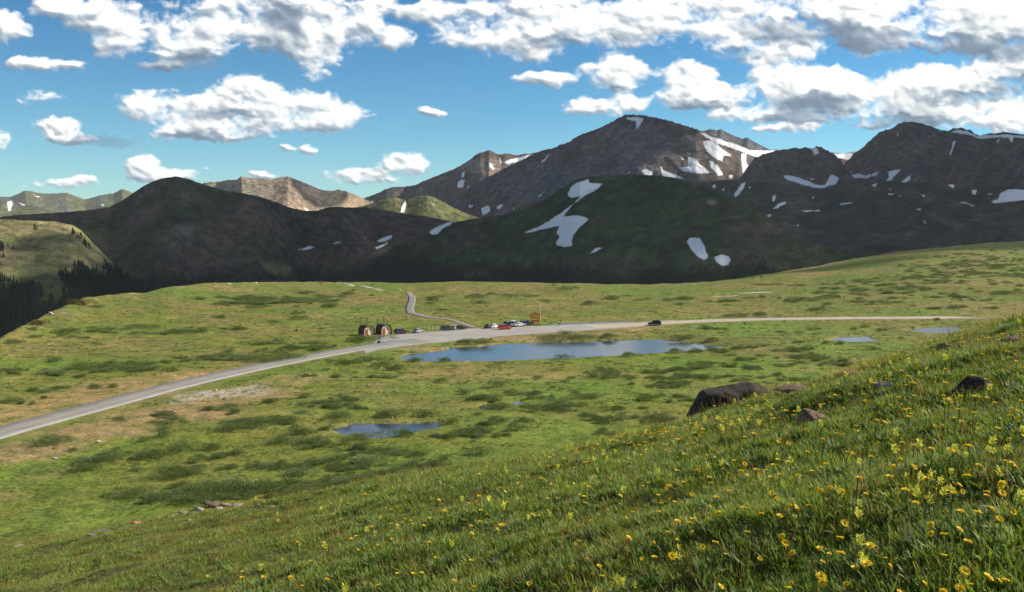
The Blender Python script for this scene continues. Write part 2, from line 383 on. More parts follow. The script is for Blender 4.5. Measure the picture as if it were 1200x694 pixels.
def ribbon(name, pts, mat, lift, off=(-1, 1), widthf=None, edge=0, follow=False, across=5, dash=None, skirt=True, **kw):
    R_ = resample(pts, 2.0); T_ = np.gradient(R_[:, :2], axis=0); T_ /= np.hypot(*T_.T)[:, None]; N_ = np.stack([T_[:, 1], -T_[:, 0]], -1)
    s = np.linspace(off[0], off[1], across); hw = R_[:, 2]
    o = (s[None, :] * hw[:, None]) if widthf is None else (widthf[0] + (s[None, :] * widthf[1]) + 0 * hw[:, None])
    if edge: o = o + edge * fbm(R_[:, 0] / 5, R_[:, 1] / 5, 3, 201)[:, None] * np.abs(s[None, :]) ** 3
    X_ = R_[:, None, 0] + N_[:, None, 0] * o; Y_ = R_[:, None, 1] + N_[:, None, 1] * o
    Z_ = (ground_h(X_, Y_)[0] + lift) if follow else np.full(X_.shape, lift)
    if skirt:                                   # the edges turn down into the soil
        X_ = np.concatenate([X_[:, :1], X_, X_[:, -1:]], 1); Y_ = np.concatenate([Y_[:, :1], Y_, Y_[:, -1:]], 1)
        Z_ = np.concatenate([Z_[:, :1] - .5, Z_, Z_[:, -1:] - .5], 1)
    f = grid_faces(*X_.shape)[:, ::-1]
    if dash:
        keep = (np.arange(len(R_) - 1) % dash[0]) < dash[1]; f = f[np.repeat(keep, X_.shape[1] - 1)]
    return link(name, fast_mesh(name, flat(X_, Y_, Z_), f), mat=mat, kind='structure')
ribbon('road', ROAD_W + [(ROAD_W[-1][0] + 12, ROAD_W[-1][1] + 10, 3.9)], M['asphalt'], .10, edge=.35)
ribbon('road_edge_line', ROAD_W[:-1], M['paint'], .107, widthf=(3.35, .07), across=2, skirt=False)
ribbon('road_edge_line', ROAD_W[:-1], M['paint'], .107, widthf=(-3.35, .07), across=2, skirt=False)
ribbon('road_centre_line', ROAD_W[:-1], M['ypaint'], .107, widthf=(0, .12), across=2, skirt=False)
ribbon('gravel_road', ROAD_E, M['dirt'], .09, edge=.5)
tr2 = []
for (a, b, w) in [(481,366,1.8),(479.5,361,1.8),(482,356,1.8),(483,351,1.7),(480,346,1.6),(478,342,1.4)]:
    x, y, z = ground_pt(a, b); tr2.append((x, y, w * .95))
ribbon('trail', [(t[0], t[1], t[2] * .62) for t in TRAIL] + tr2, M['trail'], .10, edge=.25, follow=True)
track = []
for (a, b) in [(395,331.5),(410,333.5),(425,336),(440,339),(447,341)]:
    x, y, z = ground_pt(a, b); track.append((x, y, 1.7))
ribbon('footpath', track, M['dirt'], .10, edge=.5, follow=True)
for tk in ([(828,348.6),(845,347.4),(866,346.8)], [(866,344.2),(885,343.2),(908,342.6)]):
    ribbon('gravel_bar', [(*ground_pt(a, b)[:2], 2.2) for a, b in tk], M['dirt'], .10, edge=.9, follow=True)
def poly_sheet(name, P_, z, mat, depth=.5, jitter=0, sub=3.0, **kw):
    """a closed outline filled and given thickness"""
    Q = []
    for (x0, y0), (x1, y1) in zip(P_, P_[1:] + P_[:1]):
        n = max(1, int(math.hypot(x1 - x0, y1 - y0) / sub))
        for k in range(n):
            x = x0 + (x1 - x0) * k / n; y = y0 + (y1 - y0) * k / n
            if jitter: x += jitter * float(fbm(np.array(x / 4), np.array(y / 4), 2, 210)); y += jitter * float(fbm(np.array(x / 4), np.array(y / 4), 2, 215))
            Q.append((x, y))
    bm = bmesh.new(); vs = [bm.verts.new((x, y, z)) for x, y in Q]; f = bm.faces.new(vs)
    if f.normal.z < 0 or True: bm.normal_update()
    if f.normal.z < 0: f.normal_flip()
    ex = bmesh.ops.extrude_face_region(bm, geom=[f]); top = [v for v in ex['geom'] if isinstance(v, bmesh.types.BMVert)]
    bmesh.ops.translate(bm, vec=(0, 0, -depth), verts=top)
    bmesh.ops.triangulate(bm, faces=bm.faces[:]); bmesh.ops.recalc_face_normals(bm, faces=bm.faces[:])
    me = bpy.data.meshes.new(name); bm.to_mesh(me); bm.free(); return link(name, me, mat=mat, kind='structure')
poly_sheet('parking_lot', LOT, .082, M['lot'], .5, .8)
def water_mat():
    m, t = new_mat('pond_water'); p = pos(t)
    n = t.noise(t.vm('MULTIPLY', p, (1.0, 2.2, 1)), 2.2, 3, .5); n2 = t.noise(p, .05, 3, .5)
    col = t.mix(t.ramp(n2, .35, .65), (.025, .045, .07), (.045, .065, .085))
    b = pbsdf(t, col, t.ramp(n2, .3, .7, .05, .16), .5, bump(t, n, .25, .04)); finish(t, b.outputs[0]); return m
M['water'] = water_mat()
for k in BIGKEYS:
    P_ = POND_XY[k]; cx = sum(p[0] for p in P_) / len(P_); cy = sum(p[1] for p in P_) / len(P_)
    G_ = [(cx + (x - cx) * 1.02 + (x - cx) / max(math.hypot(x - cx, y - cy), .1) * .8, cy + (y - cy) * 1.02 + (y - cy) / max(math.hypot(x - cx, y - cy), .1) * .8) for x, y in P_]
    poly_sheet('pond', G_, -.36, M['water'], .25, 0, 5)

# ------------------------------------------------------------------ mountains
SNOW = dict(
 hill=[[(664,229),(668,220),(676,214),(692,209),(690,213),(697,215),(707,215),(700,222),(684,231),(672,241),(664,250),(660,254),(672,252),(680,253),(690,256),(685,262),(678,268),(672,276),(670,284),(672,289),(660,290),(651,287),(651,284),(656,278),(652,272),(656,264),(645,267),(628,271),(612,274),(622,269),(640,261),(655,250),(670,239),(680,231),(675,231),(668,232)],
  [(692,297),(696,291),(702,289),(708,290),(700,295)],[(804,283),(808,278),(820,279),(826,288),(830,301),(826,305),(818,301),(810,293)],[(837,301),(845,298),(853,300),(857,304),(853,311),(846,312),(839,307)],
  [(502,272),(510,267),(522,262),(531,260),(528,264),(518,269),(512,276),(506,276)],[(440,283),(450,277),(461,275),(458,280),(446,285)],[(438,291),(448,286),(455,284),(452,288),(442,292)]],
 dark=[[(350,292),(362,288),(371,290),(356,294)],[(388,285),(400,282),(400,285),(390,287)],[(440,283),(450,277),(461,275),(458,280),(446,285)],[(438,291),(448,286),(455,284),(452,288),(442,292)],[(502,272),(510,267),(522,262),(531,260),(528,264),(518,269),(512,276),(506,276)],[(160,229),(165,227),(165,230)]],
 main=[[(733,137),(745,137),(755,139),(750,147),(746,151),(745,142),(735,141)],[(634,190),(640,183),(644,181),(640,188),(635,191)],[(752,199),(757,198),(765,202),(763,206),(755,205)],[(771,191),(774,193),(778,200),(790,204),(804,209),(803,211),(790,209),(776,207),(774,198)],
  [(795,197),(806,195),(806,184),(812,184),(820,192),(830,200),(833,203),(822,204),(810,202),(800,201)],[(823,164),(835,165),(846,174),(852,178),(857,182),(848,184),(847,190),(838,186),(828,178),(824,170)],[(830,188),(836,189),(843,197),(848,205),(842,206),(834,198)],[(868,180),(875,180),(874,190),(880,200),(878,206),(870,203),(869,192)],
  [(818,153),(840,162),(862,169),(880,176),(915,176),(910,186),(885,184),(862,175),(840,168),(822,158)],[(546,240),(556,241),(550,244)],[(563,244),(572,241),(576,247),(566,253)],[(581,243),(588,239),(590,241),(584,246)],[(628,232),(634,226),(638,224),(634,230)],[(795,182),(803,187),(800,189)],[(735,201),(740,202),(737,204)],[(853,206),(858,204),(860,209),(855,210)],[(600,243),(604,243),(602,246)]],
 knob=[[(917,206),(925,205),(935,208),(945,211),(955,216),(966,217),(970,212),(973,205),(978,205),(984,209),(980,216),(972,217),(965,221),(955,221),(945,218),(930,213),(920,210)],[(949,208),(958,209),(956,211),(950,211)],[(948,173),(957,172),(960,180),(955,182)]],
 right=[[(994,205),(1006,204),(1015,206),(1022,204),(1030,201),(1028,206),(1016,209),(998,209)],[(1038,202),(1048,199),(1057,199),(1050,205),(1044,212),(1038,213),(1042,206)],[(1052,216),(1060,210),(1068,204),(1067,210),(1058,218)],[(1050,154),(1053,156),(1055,163),(1052,161)],
  [(1098,152),(1112,155),(1122,152),(1135,154),(1145,159),(1165,158),(1180,157),(1205,160),(1205,163),(1185,161),(1165,162),(1148,163),(1135,158),(1120,156),(1104,156)],[(1180,158),(1187,160),(1188,168),(1184,166)],[(1166,167),(1172,162),(1170,168)],[(1117,166),(1120,165),(1115,181),(1112,183)],[(1020,217),(1028,215),(1026,220)],[(1066,210),(1076,209),(1072,212)]],
 bench=[[(1157,237),(1170,233),(1172,226),(1182,222),(1192,221),(1206,224),(1206,235),(1190,236),(1175,237),(1166,239)],[(868,217),(873,213),(873,219),(866,228),(862,231),(860,227)],[(834,218),(838,216),(840,220),(836,222)],[(899,247),(905,245),(912,239),(920,236),(921,239),(912,244)],[(940,247),(950,246),(962,245),(960,248),(945,249)],[(982,239),(995,237),(1002,238),(985,241)],[(1081,257),(1084,259),(1087,264),(1084,264)],[(1138,222),(1145,222),(1143,229),(1140,228)],[(1154,227),(1164,227),(1160,229)],[(1124,237),(1130,237),(1145,240),(1140,242)],[(1080,229),(1084,229),(1083,232)],[(1038,226),(1048,227),(1044,230)],[(1020,217),(1028,215),(1026,220)],[(1111,217),(1119,216),(1117,220)],[(876,219),(881,219),(879,222)],[(905,231),(910,227),(908,236),(905,238)],[(950,231),(955,230),(953,234)],[(1072,244),(1080,245),(1077,247)],[(898,253),(904,251),(902,255)],[(933,262),(937,263),(935,265)],[(1040,221),(1046,221),(1044,224)],[(1052,229),(1057,229),(1054,231)],[(845,222),(849,220),(848,224)]],
 peak=[[(536,214),(541,210),(545,211),(543,220),(536,220)],[(572,189),(577,192),(580,197),(578,200),(573,195)],[(588,190),(600,186),(612,183),(624,181),(618,187),(606,190),(595,193)],[(584,184),(589,190),(586,192)],[(541,203),(545,201),(544,208),(541,208)],[(428,239),(436,235),(440,235),(436,240)],[(546,217),(551,218),(548,221)]],
 green=[[(471,240),(475,234),(477,240),(473,249),(469,249)],[(505,237),(510,240),(507,240)]],
 tan=[[(356,243),(361,245),(363,248),(358,247)],[(363,230),(367,231),(365,233)]],
 far=[[(8,236),(14,235),(15,240),(12,248),(9,247)],[(118,240),(122,239),(121,243)],[(38,227),(46,230),(50,233),(42,231)],[(20,237),(30,240),(28,242)]],
 back=[[(978,180),(999,179),(998,190),(980,190)]])
G1 = (.046,.072,.024); FOR = (.016,.027,.016); ROCK = (.085,.072,.066); SCREE = (.20,.165,.135); BROWN = (.115,.085,.070); TAN = (.30,.235,.16); GRASS = (.125,.135,.055); BLUE = (.10,.11,.12)
RIDGES = [
 dict(n='far_mountain', sn='far', pts=[(-160,240,9200),(-60,236,9200),(0,231,9200),(13,231,9200),(22,227,9200),(30,223.5,9200),(50,227,9200),(67,227,9200),(78,226,9200),(88,230,9200),(100,234,9200),(112,231,9200),(117,229,9200),(133,227,9200),(143,221.5,9200),(155,226,9200),(175,236,9200),(230,250,9200)], S=.42, L=2600, A=50, lam=420, lo=GRASS, hi=BLUE, mix=.55),
 dict(n='far_mountain', sn='far', pts=[(-160,228,6500),(-40,231,6500),(0,236,6400),(20,237,6400),(45,243,6300),(80,252,6200),(120,262,6200)], S=.42, L=1400, A=40, lam=300, lo=GRASS, hi=BLUE, mix=.6),
 dict(n='mountain', sn='tan', pts=[(150,240,4700),(200,224,4700),(243,214,4600),(255,213.5,4600),(267,211,4550),(277,211,4500),(283,207,4500),(295,209,4500),(307,209.5,4500),(320,210,4500),(330,208,4500),(337,206.8,4500),(345,210,4520),(353,213,4550),(365,218,4600),(377,223,4650),(388,224,4700),(397,222.5,4800),(410,226,4900),(428,234,5000),(460,246,5000)], S=.50, L=1500, A=50, lam=260, lo=TAN, hi=(.24,.185,.14), mix=.5),
 dict(n='mountain', sn='peak', pts=[(395,238,5600),(415,236,5500),(428,232,5400),(442,227,5300),(452,222,5200),(460,219.5,5200),(475,219,5200),(487,217,5150),(500,211,5100),(510,207,5100),(533,198,5050),(550,188,5000),(557,182,5000),(563,179,5000),(568,178,5000),(573,176,5000),(578,178,5000),(582,180.5,5000),(587,181.5,5000),(592,180,5000),(597,180.5,5000),(607,182.5,5000),(614,180.5,5000),(620,180.5,5000),(633,178,5000),(660,185,5000),(700,195,5000)], S=.55, L=1500, A=60, lam=240, lo=BROWN, hi=TAN, mix=.4),
 dict(n='mountain', sn='green', pts=[(400,246,3050),(425,242,3050),(437,238,3050),(450,233,3050),(463,231.5,3050),(475,235,3050),(490,230.5,3050),(500,229,3050),(508,231,3050),(520,237,3050),(530,243,3050),(545,250,3050),(580,262,3050)], S=.5, L=900, A=35, lam=160, lo=GRASS, hi=(.17,.16,.07), mix=.4),
 dict(n='mountain', sn=None, pts=[(770,170,5600),(805,158,5600),(823,154,5600),(833,151.5,5600),(840,153,5600),(845,151.5,5600),(855,157,5600),(862,160,5600),(870,163,5600),(876,161,5600),(883,166,5600),(897,173,5600),(910,180,5600),(940,200,5600)], S=.5, L=900, A=35, lam=200, lo=BLUE, hi=BLUE, mix=.5),
 dict(n='mountain', sn='back', pts=[(930,190,5000),(960,181,5000),(975,179,5000),(990,180,5000),(1000,178,5000),(1020,182,5000),(1050,195,5000)], S=.25, L=800, A=20, lam=200, lo=TAN, hi=TAN, mix=.5),
 dict(n='mountain', sn='main', pts=[(480,262,4000),(515,246,4000),(533,234,4000),(550,220,3950),(570,209,3900),(587,200,3900),(607,190,3850),(627,180.5,3850),(637,176,3850),(647,174.5,3850),(657,170,3850),(667,167,3850),(671,163.5,3850),(680,158.5,3850),(700,151.5,3850),(712,146,3850),(720,141.5,3850),(728,137,3850),(733,135,3850),(750,135,3800),(767,138,3750),(785,142,3700),(800,147,3650),(817,152,3600),(830,157,3570),(840,161,3550),(855,167,3550),(867,171,3550),(880,176,3600),(913,176,3900),(950,182,4200),(985,186,4300),(1010,192,4300)], S=.62, L=1700, A=60, lam=210, lo=BROWN, hi=(.13,.125,.135), mix=.5),
 dict(n='mountain', sn='knob', pts=[(855,225,3300),(868,208,3300),(876,196,3300),(884,186,3300),(895,181,3300),(905,178.5,3300),(913,176,3300),(922,175.5,3300),(930,173.5,3300),(936,174.5,3300),(945,173,3300),(952,174.5,3300),(957,171.5,3300),(963,173.5,3300),(970,177,3300),(977,181,3300),(984,186,3300),(990,198,3300),(1000,208,3300),(1015,222,3300)], S=.8, L=700, A=55, lam=110, lo=BROWN, hi=ROCK, mix=.5),
 dict(n='mountain', sn='right', pts=[(965,225,3500),(982,205,3500),(990,192,3500),(1000,181,3500),(1007,176,3500),(1013,171.5,3500),(1022,163,3500),(1030,155.5,3500),(1040,152.5,3500),(1047,150,3500),(1052,146,3500),(1060,143.5,3500),(1070,143,3500),(1083,146,3500),(1092,149,3500),(1100,152,3500),(1107,154,3500),(1113,153,3500),(1118,151,3500),(1127,150.5,3500),(1137,153,3500),(1143,158,3480),(1150,159,3450),(1160,156.5,3450),(1168,156.5,3400),(1177,155,3400),(1200,158,3350),(1260,162,3300),(1400,190,3200)], S=.72, L=1500, A=55, lam=170, lo=BROWN, hi=ROCK, mix=.45),
 dict(n='mountain', sn='bench', pts=[(780,226,3000),(820,214,2950),(850,211,2900),(880,213,2850),(905,214,2850),(950,222,2800),(985,219,2800),(1010,215,2750),(1040,214,2750),(1080,214,2750),(1110,216,2700),(1140,220,2700),(1180,219,2650),(1200,221,2650),(1280,225,2600),(1400,240,2500)], S=.36, L=1900, A=26, lam=170, lo=(.040,.048,.030), hi=(.085,.065,.055), mix=.5, curve=.00022, treeline=.0),
 dict(n='mountain', sn='dark', pts=[(-400,330,2400),(-160,285,2300),(-60,262,2200),(20,252,2150),(60,250,2150),(100,247,2150),(128,243,2150),(145,234,2150),(155,227,2150),(167,219,2150),(180,212.5,2150),(192,209,2150),(205,207,2150),(213,208,2150),(225,211.5,2150),(240,217,2150),(262,223,2150),(282,226.5,2150),(300,229.5,2150),(320,236,2200),(340,243.5,2250),(355,247,2300),(370,247.5,2300),(385,243.5,2300),(395,242.5,2300),(410,243.5,2350),(427,243,2400),(450,247,2400),(470,250,2400),(500,254,2400),(530,260,2400),(570,272,2400),(620,290,2400)], S=.55, L=1300, A=55, lam=180, lo=(.046,.062,.026), hi=(.098,.066,.052), mix=.66, forest=1, tree=60),
 dict(n='mountain', sn='hill', pts=[(380,340,1900),(430,308,1950),(470,285,2000),(500,272,2000),(530,261,2000),(560,256,2000),(590,252,1980),(615,245,1960),(640,233,1940),(655,223,1920),(670,214,1900),(680,209.5,1900),(692,207,1900),(710,205.5,1900),(735,205,1900),(760,205.5,1900),(780,207,1880),(800,210.5,1860),(817,216,1840),(833,223,1820),(850,230,1800),(867,237,1780),(885,247,1760),(900,255,1740),(917,264,1720),(933,273,1700),(950,282,1680),(967,290,1660),(985,297,1640),(1010,304,1620),(1050,318,1600),(1100,340,1600)], S=.56, L=1000, A=36, lam=200, lo=G1, hi=(.070,.052,.038), mix=.5, forest=1, tree=42),
 dict(n='mountain', sn=None, pts=[(-400,300,1300),(-160,270,1450),(-60,259,1500),(0,257,1500),(20,258,1500),(40,259,1500),(65,260,1500),(85,264,1490),(95,270,1480),(105,281,1470),(118,294,1450),(133,309,1430),(150,322,1400),(180,345,1380),(215,375,1350),(260,420,1300)], S=.22, curve=-.00042, L=1100, A=20, lam=150, lo=(.17,.185,.07), hi=(.24,.21,.10), mix=.5, forest=1, tree=42),
]
FOREST_PTS = []
def ridge(rd, seed):
    p = np.array([q[0] for q in rd['pts']], float); u, v = uv(p, [q[1] for q in rd['pts']]); tt = np.arctan(u)
    D = np.array([q[2] for q in rd['pts']], float)
    a = np.arange(tt[0], tt[-1], .00078); d = np.concatenate([-np.array([500, 330, 200, 120, 70, 35, 15])[:], np.linspace(0, 1, 150) ** 1.15 * rd['L']])
    Rc = np.interp(a, tt, D); vc = np.interp(a, tt, v)
    jag = (fbm(a * 260, a * 0 + seed, 5, seed, .62) * .0011 + .0004 * fbm(a * 900, a * 0 + seed, 3, seed + 2, .6, 1)) * (1.5 if rd['S'] > .6 else (.5 if rd['sn'] in ('hill', None) else .8))
    Zc = CAM_Z + vc * Rc * np.cos(a); Jg = jag * Rc
    A_, d_ = np.meshgrid(a, d, indexing='ij'); Rc_ = Rc[:, None]
    fr = np.maximum(d_, 0); bk = np.maximum(-d_, 0); lam = rd['lam']
    s = A_ * Rc.mean()
    wx = s + .55 * lam * fbm(s / (lam * 1.1), fr / (lam * 1.1), 4, seed + 3) + fr * (.45 * fbm(s / (lam * 6), s * 0 + 3.3, 2, seed + 5))
    n = fbm((wx + .25 * fr) / lam, fr / (lam * 2.4), 5, seed + 7, .42, 1) * .5 + .5
    n2 = fbm(s / (lam * .4), fr / (lam * .5), 5, seed + 9, .6)
    n3 = fbm(s / (lam * 2.5), fr / (lam * 2.0), 3, seed + 15)
    env = 1 - np.exp(-(fr / (lam * .8)) ** 1.5); env2 = 1 - np.exp(-fr / (lam * .5))
    Z = Zc[:, None] - rd['S'] * fr * (1 + .0) + rd.get('curve', .00008) * np.minimum(fr, 650) ** 2 - .75 * bk
    env3 = 1 - np.exp(-(fr / (lam * 2.2)) ** 1.6)
    Z = Z + Jg[:, None] * np.exp(-(fr + bk) / 22.0)
    Z = Z - rd['A'] * (.22 * env + .65 * env3) * (1.05 - n) + rd['A'] * .16 * env2 * np.minimum(n2, .3) + rd['A'] * 1.3 * env3 * np.minimum(n3, .1)
    Rd = Rc_ - d_
    X_ = Rd * np.sin(A_); Y_ = Rd * np.cos(A_)
    px, py = pix(X_, Y_, Z)
    lo, hi = np.array(rd['lo']), np.array(rd['hi'])
    f = sstep(n2 * .8 + (.5 - n) * .5 + (rd['mix'] - .5) * 1.2 + .5 * n3, -.25, .30)
    c = lo + (hi - lo) * f[..., None]
    ob = rd.get('ob', .45); streak = .6 * fbm((wx + ob * fr) / (lam * .16), fr / (lam * 1.3), 5, seed + 21, .6) + .4 * fbm((wx - .3 * fr) / (lam * .3), fr / (lam * .9), 4, seed + 23)
    c = c * (1 + .75 * streak + .45 * n2)[..., None]
    c = c + (c * 1.9 + .02 - c) * (.55 * sstep(streak + .3 * n2, .22, .5) * env)[..., None] * (0 if rd['sn'] in ('hill', 'green') else 1)
    if rd.get('forest'):
        fm = sstep(-Z + 45 * n2 + 25 * n3, rd['tree'], rd['tree'] + 28)
        fm = np.maximum(fm, .8 * sstep(n2 + .5 * n3, .48, .56) * sstep(-Z, rd['tree'] - 70, rd['tree'] - 20))
        c = c + (np.array(FOR) - c) * fm[..., None] * .85
        FOREST_PTS.append([X_, Y_, Z, fm * (d_ > 25), py])
    for (bx, by, rx, ry, col, w) in rd.get('paint', ()):
        q = np.sqrt(((px - bx) / rx) ** 2 + ((py - by) / ry) ** 2) + .35 * n2; k = w * (1 - sstep(q, .6, 1.1)); c = c + (np.array(col) - c) * k[..., None]
    sn = np.full(X_.shape, -6.0)
    for poly in SNOW.get(rd['sn'], ()) if rd['sn'] else ():
        x0, x1 = min(q[0] for q in poly) - 8, max(q[0] for q in poly) + 8; y0, y1 = min(q[1] for q in poly) - 8, max(q[1] for q in poly) + 8
        k = (px > x0) & (px < x1) & (py > y0) & (py < y1) & (d_ > -20)
        if k.any(): sn[k] = np.maximum(sn[k], poly_sd(px[k], py[k], poly))
    if rd.get('forest'): FOREST_PTS[-1][3] = FOREST_PTS[-1][3] * (sn < -2.5)
    sn = np.clip(sn, -6, 6) + .9 * n2 + .8 * streak
    me = fast_mesh(rd['n'], flat(X_, Y_, Z), grid_faces(*X_.shape)[:, ::-1] if True else None, {'cover': np.clip(c, .008, .9).reshape(-1, 3), 'snow': sn.ravel()})
    link(rd['n'], me, mat=M['mountain'], kind='structure')
PAINT = {
 'dark': [(205,285,30,14,(.16,.14,.11),.5),(250,300,60,25,BROWN,.5),(290,270,60,30,(.13,.085,.07),.6),(150,290,60,40,G1,.5),(300,290,30,20,G1,.5),(215,270,18,9,(.24,.20,.16),.5),(430,255,50,10,(.12,.09,.08),.6)],
 'hill': [(560,330,26,12,(.16,.10,.075),.7),(840,236,9,5,(.30,.26,.20),.0),(835,237,8,3,(.32,.28,.22),.8),(890,268,50,8,(.11,.08,.06),.6),(700,310,60,12,(.09,.065,.05),.5),(740,260,70,40,G1,.5),(850,290,50,20,G1,.4),(600,300,60,8,(.08,.10,.04),.5)],
 'main': [(820,185,50,25,(.19,.15,.115),.8),(640,215,80,25,(.12,.12,.135),.7),(750,170,40,25,(.17,.15,.14),.5)],
 'peak': [(565,195,30,10,(.29,.23,.18),.9),(590,200,30,14,(.28,.22,.17),.7),(480,232,50,12,(.12,.13,.09),.6)],
 'tan': [(290,222,40,12,(.27,.225,.165),.8),(250,218,20,6,(.22,.21,.10),.8),(380,235,40,10,(.20,.17,.10),.5)],
 'far': [(35,250,40,8,GRASS,.8)]}
def mountain_mat():
    m, t = new_mat('mountain_rock_and_snow'); p = pos(t); a = attr(t, 'cover').outputs['Color']; sn = attr(t, 'snow').outputs['Fac']
    n = t.noise(p, .05, 6, .68); n2 = t.noise(t.vm('MULTIPLY', p, (1, 1, .35)), .012, 5, .6); nb = t.noise(p, .02, 8, .7)
    col = t.mix(1.0, a, t.mix(t.ramp(n, .3, .7), (.46, .48, .50), (1.56, 1.52, 1.48)), 'MULTIPLY')
    col = t.mix(1.0, col, t.mix(t.ramp(n2, .35, .65), (.8, .84, .86), (1.2, 1.14, 1.1)), 'MULTIPLY')
    s = t.ramp(t.m('ADD', sn, t.m('MULTIPLY', t.m('SUBTRACT', n, .5), 5.5)), -.15, .25)
    col = t.mix(s, col, t.mix(t.ramp(t.m('ADD', sn, t.m('MULTIPLY', n2, 1.5)), .3, 2.2), (.56, .53, .50), (.86, .87, .89)))
    b = pbsdf(t, col, .95, .1, bump(t, t.m('MULTIPLY', nb, t.ramp(s, 0, 1, 1, .4)), .9, 16.0)); finish(t, b.outputs[0]); return m
M['mountain'] = mountain_mat()
for i, rd in enumerate(RIDGES):
    rd['paint'] = PAINT.get(rd['sn'], ()) if rd['sn'] else ()
    ridge(rd, 300 + 13 * i)

# ------------------------------------------------------------------ thin mountain air
hz_me = bpy.data.meshes.new('haze'); _b = bmesh.new(); bmesh.ops.create_cube(_b, size=1, matrix=Matrix.Translation((0, 0, 45)) @ Matrix.Diagonal((25600, 25600, 820, 1))); _b.to_mesh(hz_me); _b.free()
m_, t_ = new_mat('mountain_haze'); pv = t_.n.new('ShaderNodeVolumePrincipled'); pv.inputs['Color'].default_value = (.80, .88, 1.0, 1); pv.inputs['Density'].default_value = 2.3e-5; pv.inputs['Anisotropy'].default_value = .15
_o = t_.n.new('ShaderNodeOutputMaterial'); t_.l.new(pv.outputs[0], _o.inputs['Volume'])
link('haze', hz_me, mat=m_, kind='stuff')
# ------------------------------------------------------------------ unseen clouds added outside the frame to throw shade on the ranges
def cloud_mat():
    m, t = new_mat('cloud_white'); b = pbsdf(t, (.9, .9, .9), 1, 0); tr = t.n.new('ShaderNodeBsdfTransparent'); mx = t.n.new('ShaderNodeMixShader'); mx.inputs[0].default_value = .50      # partly see-through, so the shaded slopes keep some sun
    t.l.new(b.outputs[0], mx.inputs[2]); t.l.new(tr.outputs[0], mx.inputs[1]); finish(t, mx.outputs[0]); return m
M['cloud'] = cloud_mat()
CZ = 1900.0
SHADE = [(-560,2010,90,330,230),(-250,1990,60,330,260),(-760,2080,90,160,130),(-400,1230,-150,190,170),(-620,1290,-200,190,110),(-560,1180,-250,300,130),(-620,1210,-110,190,85),(-560,1070,-180,220,120),(-460,1290,-100,110,80),(-370,2330,40,190,200),(-150,2250,50,260,200),(-30,3780,330,330,200),(-120,3880,280,180,180),(1130,3240,300,200,150),(1450,3450,330,300,220),(60,1720,60,380,330),(420,1640,0,380,330),(760,1500,-100,300,260),
 (930,1950,0,420,420),(1300,2350,60,450,480),(800,2550,100,260,240),(1150,2900,120,330,330),(1600,2950,200,450,450),(1250,3300,250,260,300),(1650,3350,300,450,350),(-60,3500,150,330,330),(200,3600,250,330,330),(430,3750,360,200,250),(-250,2500,0,300,220),(250,2500,0,350,350),(960,3280,150,110,110),
 (410,840,6,110,55),(330,950,8,90,45),(250,760,0,60,28),(-900,4600,150,210,250)]
def shade_cloud(x, y, z, rx, ry, seed):
    t = (CZ - z) / S.z; cx, cy = x + S.x * t, y + S.y * t
    a, b = np.meshgrid(np.linspace(0, 2 * math.pi, 97)[:-1], np.linspace(-math.pi / 2, math.pi / 2, 33), indexing='xy')
    ux, uy, uz = np.cos(a) * np.cos(b), np.sin(a) * np.cos(b), np.sin(b)
    f = 1 + .30 * fbm(ux * 1.6 + 7 * uz + seed, uy * 1.6 + 5 * uz, 5, seed, .6) + .10 * fbm(ux * 6 + 9 * uz, uy * 6 + seed, 3, seed + 5)
    th_ = .30 * min(rx, ry); X_ = cx + ux * rx * f; Y_ = cy + uy * ry * f; Z_ = CZ + np.where(uz > 0, uz * th_ * 1.5 * f, uz * th_ * .25)
    n, m_ = a.shape
    o = link('cloud', fast_mesh('cloud', flat(X_, Y_, Z_), grid_faces(n, m_, True)), mat=M['cloud'], kind='stuff')  # out of view, placed and sized for the shadow it casts
for i, q in enumerate(SHADE): shade_cloud(*q, 500 + i)

# ------------------------------------------------------------------ sky with its clouds
# clouds_field(px, py) -> rgb, alpha on a regular grid given in photo pixels
CL = [(75,5,42,18,.9),(118,20,46,28,.9),(160,45,58,28,1),(215,38,60,40,1),(262,22,45,38,1),(320,18,100,46,1),(372,50,45,38,1),(405,25,52,34,1),(462,44,25,17,.9),(443,8,32,16,.9),
 (8,32,28,24,1),(35,74,30,10,.8),(70,78,30,9,.7),(185,78,50,9,.6),
 (42,113,34,13,.9),(62,152,32,16,.9),(84,163,36,9,.8),(3,167,16,15,1),
 (172,128,38,20,1),(290,112,50,24,1),(250,130,100,28,1),(340,130,90,26,1),(395,136,36,17,1),(250,153,80,15,1),
 (340,174,13,6,.7),(360,177,11,8,.8),(507,130,22,6,.7),(472,190,38,14,1),(425,209,42,13,1),
 (170,192,22,12,.9),(192,205,50,11,.9),(70,216,54,8,.8),(98,213,24,9,.9),(310,206,20,6,.8),(238,196,11,6,.7),
 (500,14,60,15,.9),(580,18,80,38,1),(650,26,120,40,1),(740,26,110,38,1),(830,18,90,32,1),(560,42,60,16,.9),
 (900,45,90,34,1),(950,10,90,26,1),(1040,28,110,40,1),(1140,22,110,44,1),(1190,48,80,32,1),(890,68,46,12,.9),
 (722,84,46,25,1),(640,91,52,10,.85),(808,88,42,20,1),(832,116,66,18,1),(690,126,42,14,.9),(740,120,28,13,.9),
 (905,88,40,14,.9),(950,102,85,28,1),(1040,120,120,26,1),(1100,98,66,28,1),(1172,92,66,38,1),(1140,128,90,26,1),(950,136,48,15,.9),(868,134,60,13,.85),(1190,130,60,32,1),(905,150,40,6,.7),(1050,145,80,12,.7)]
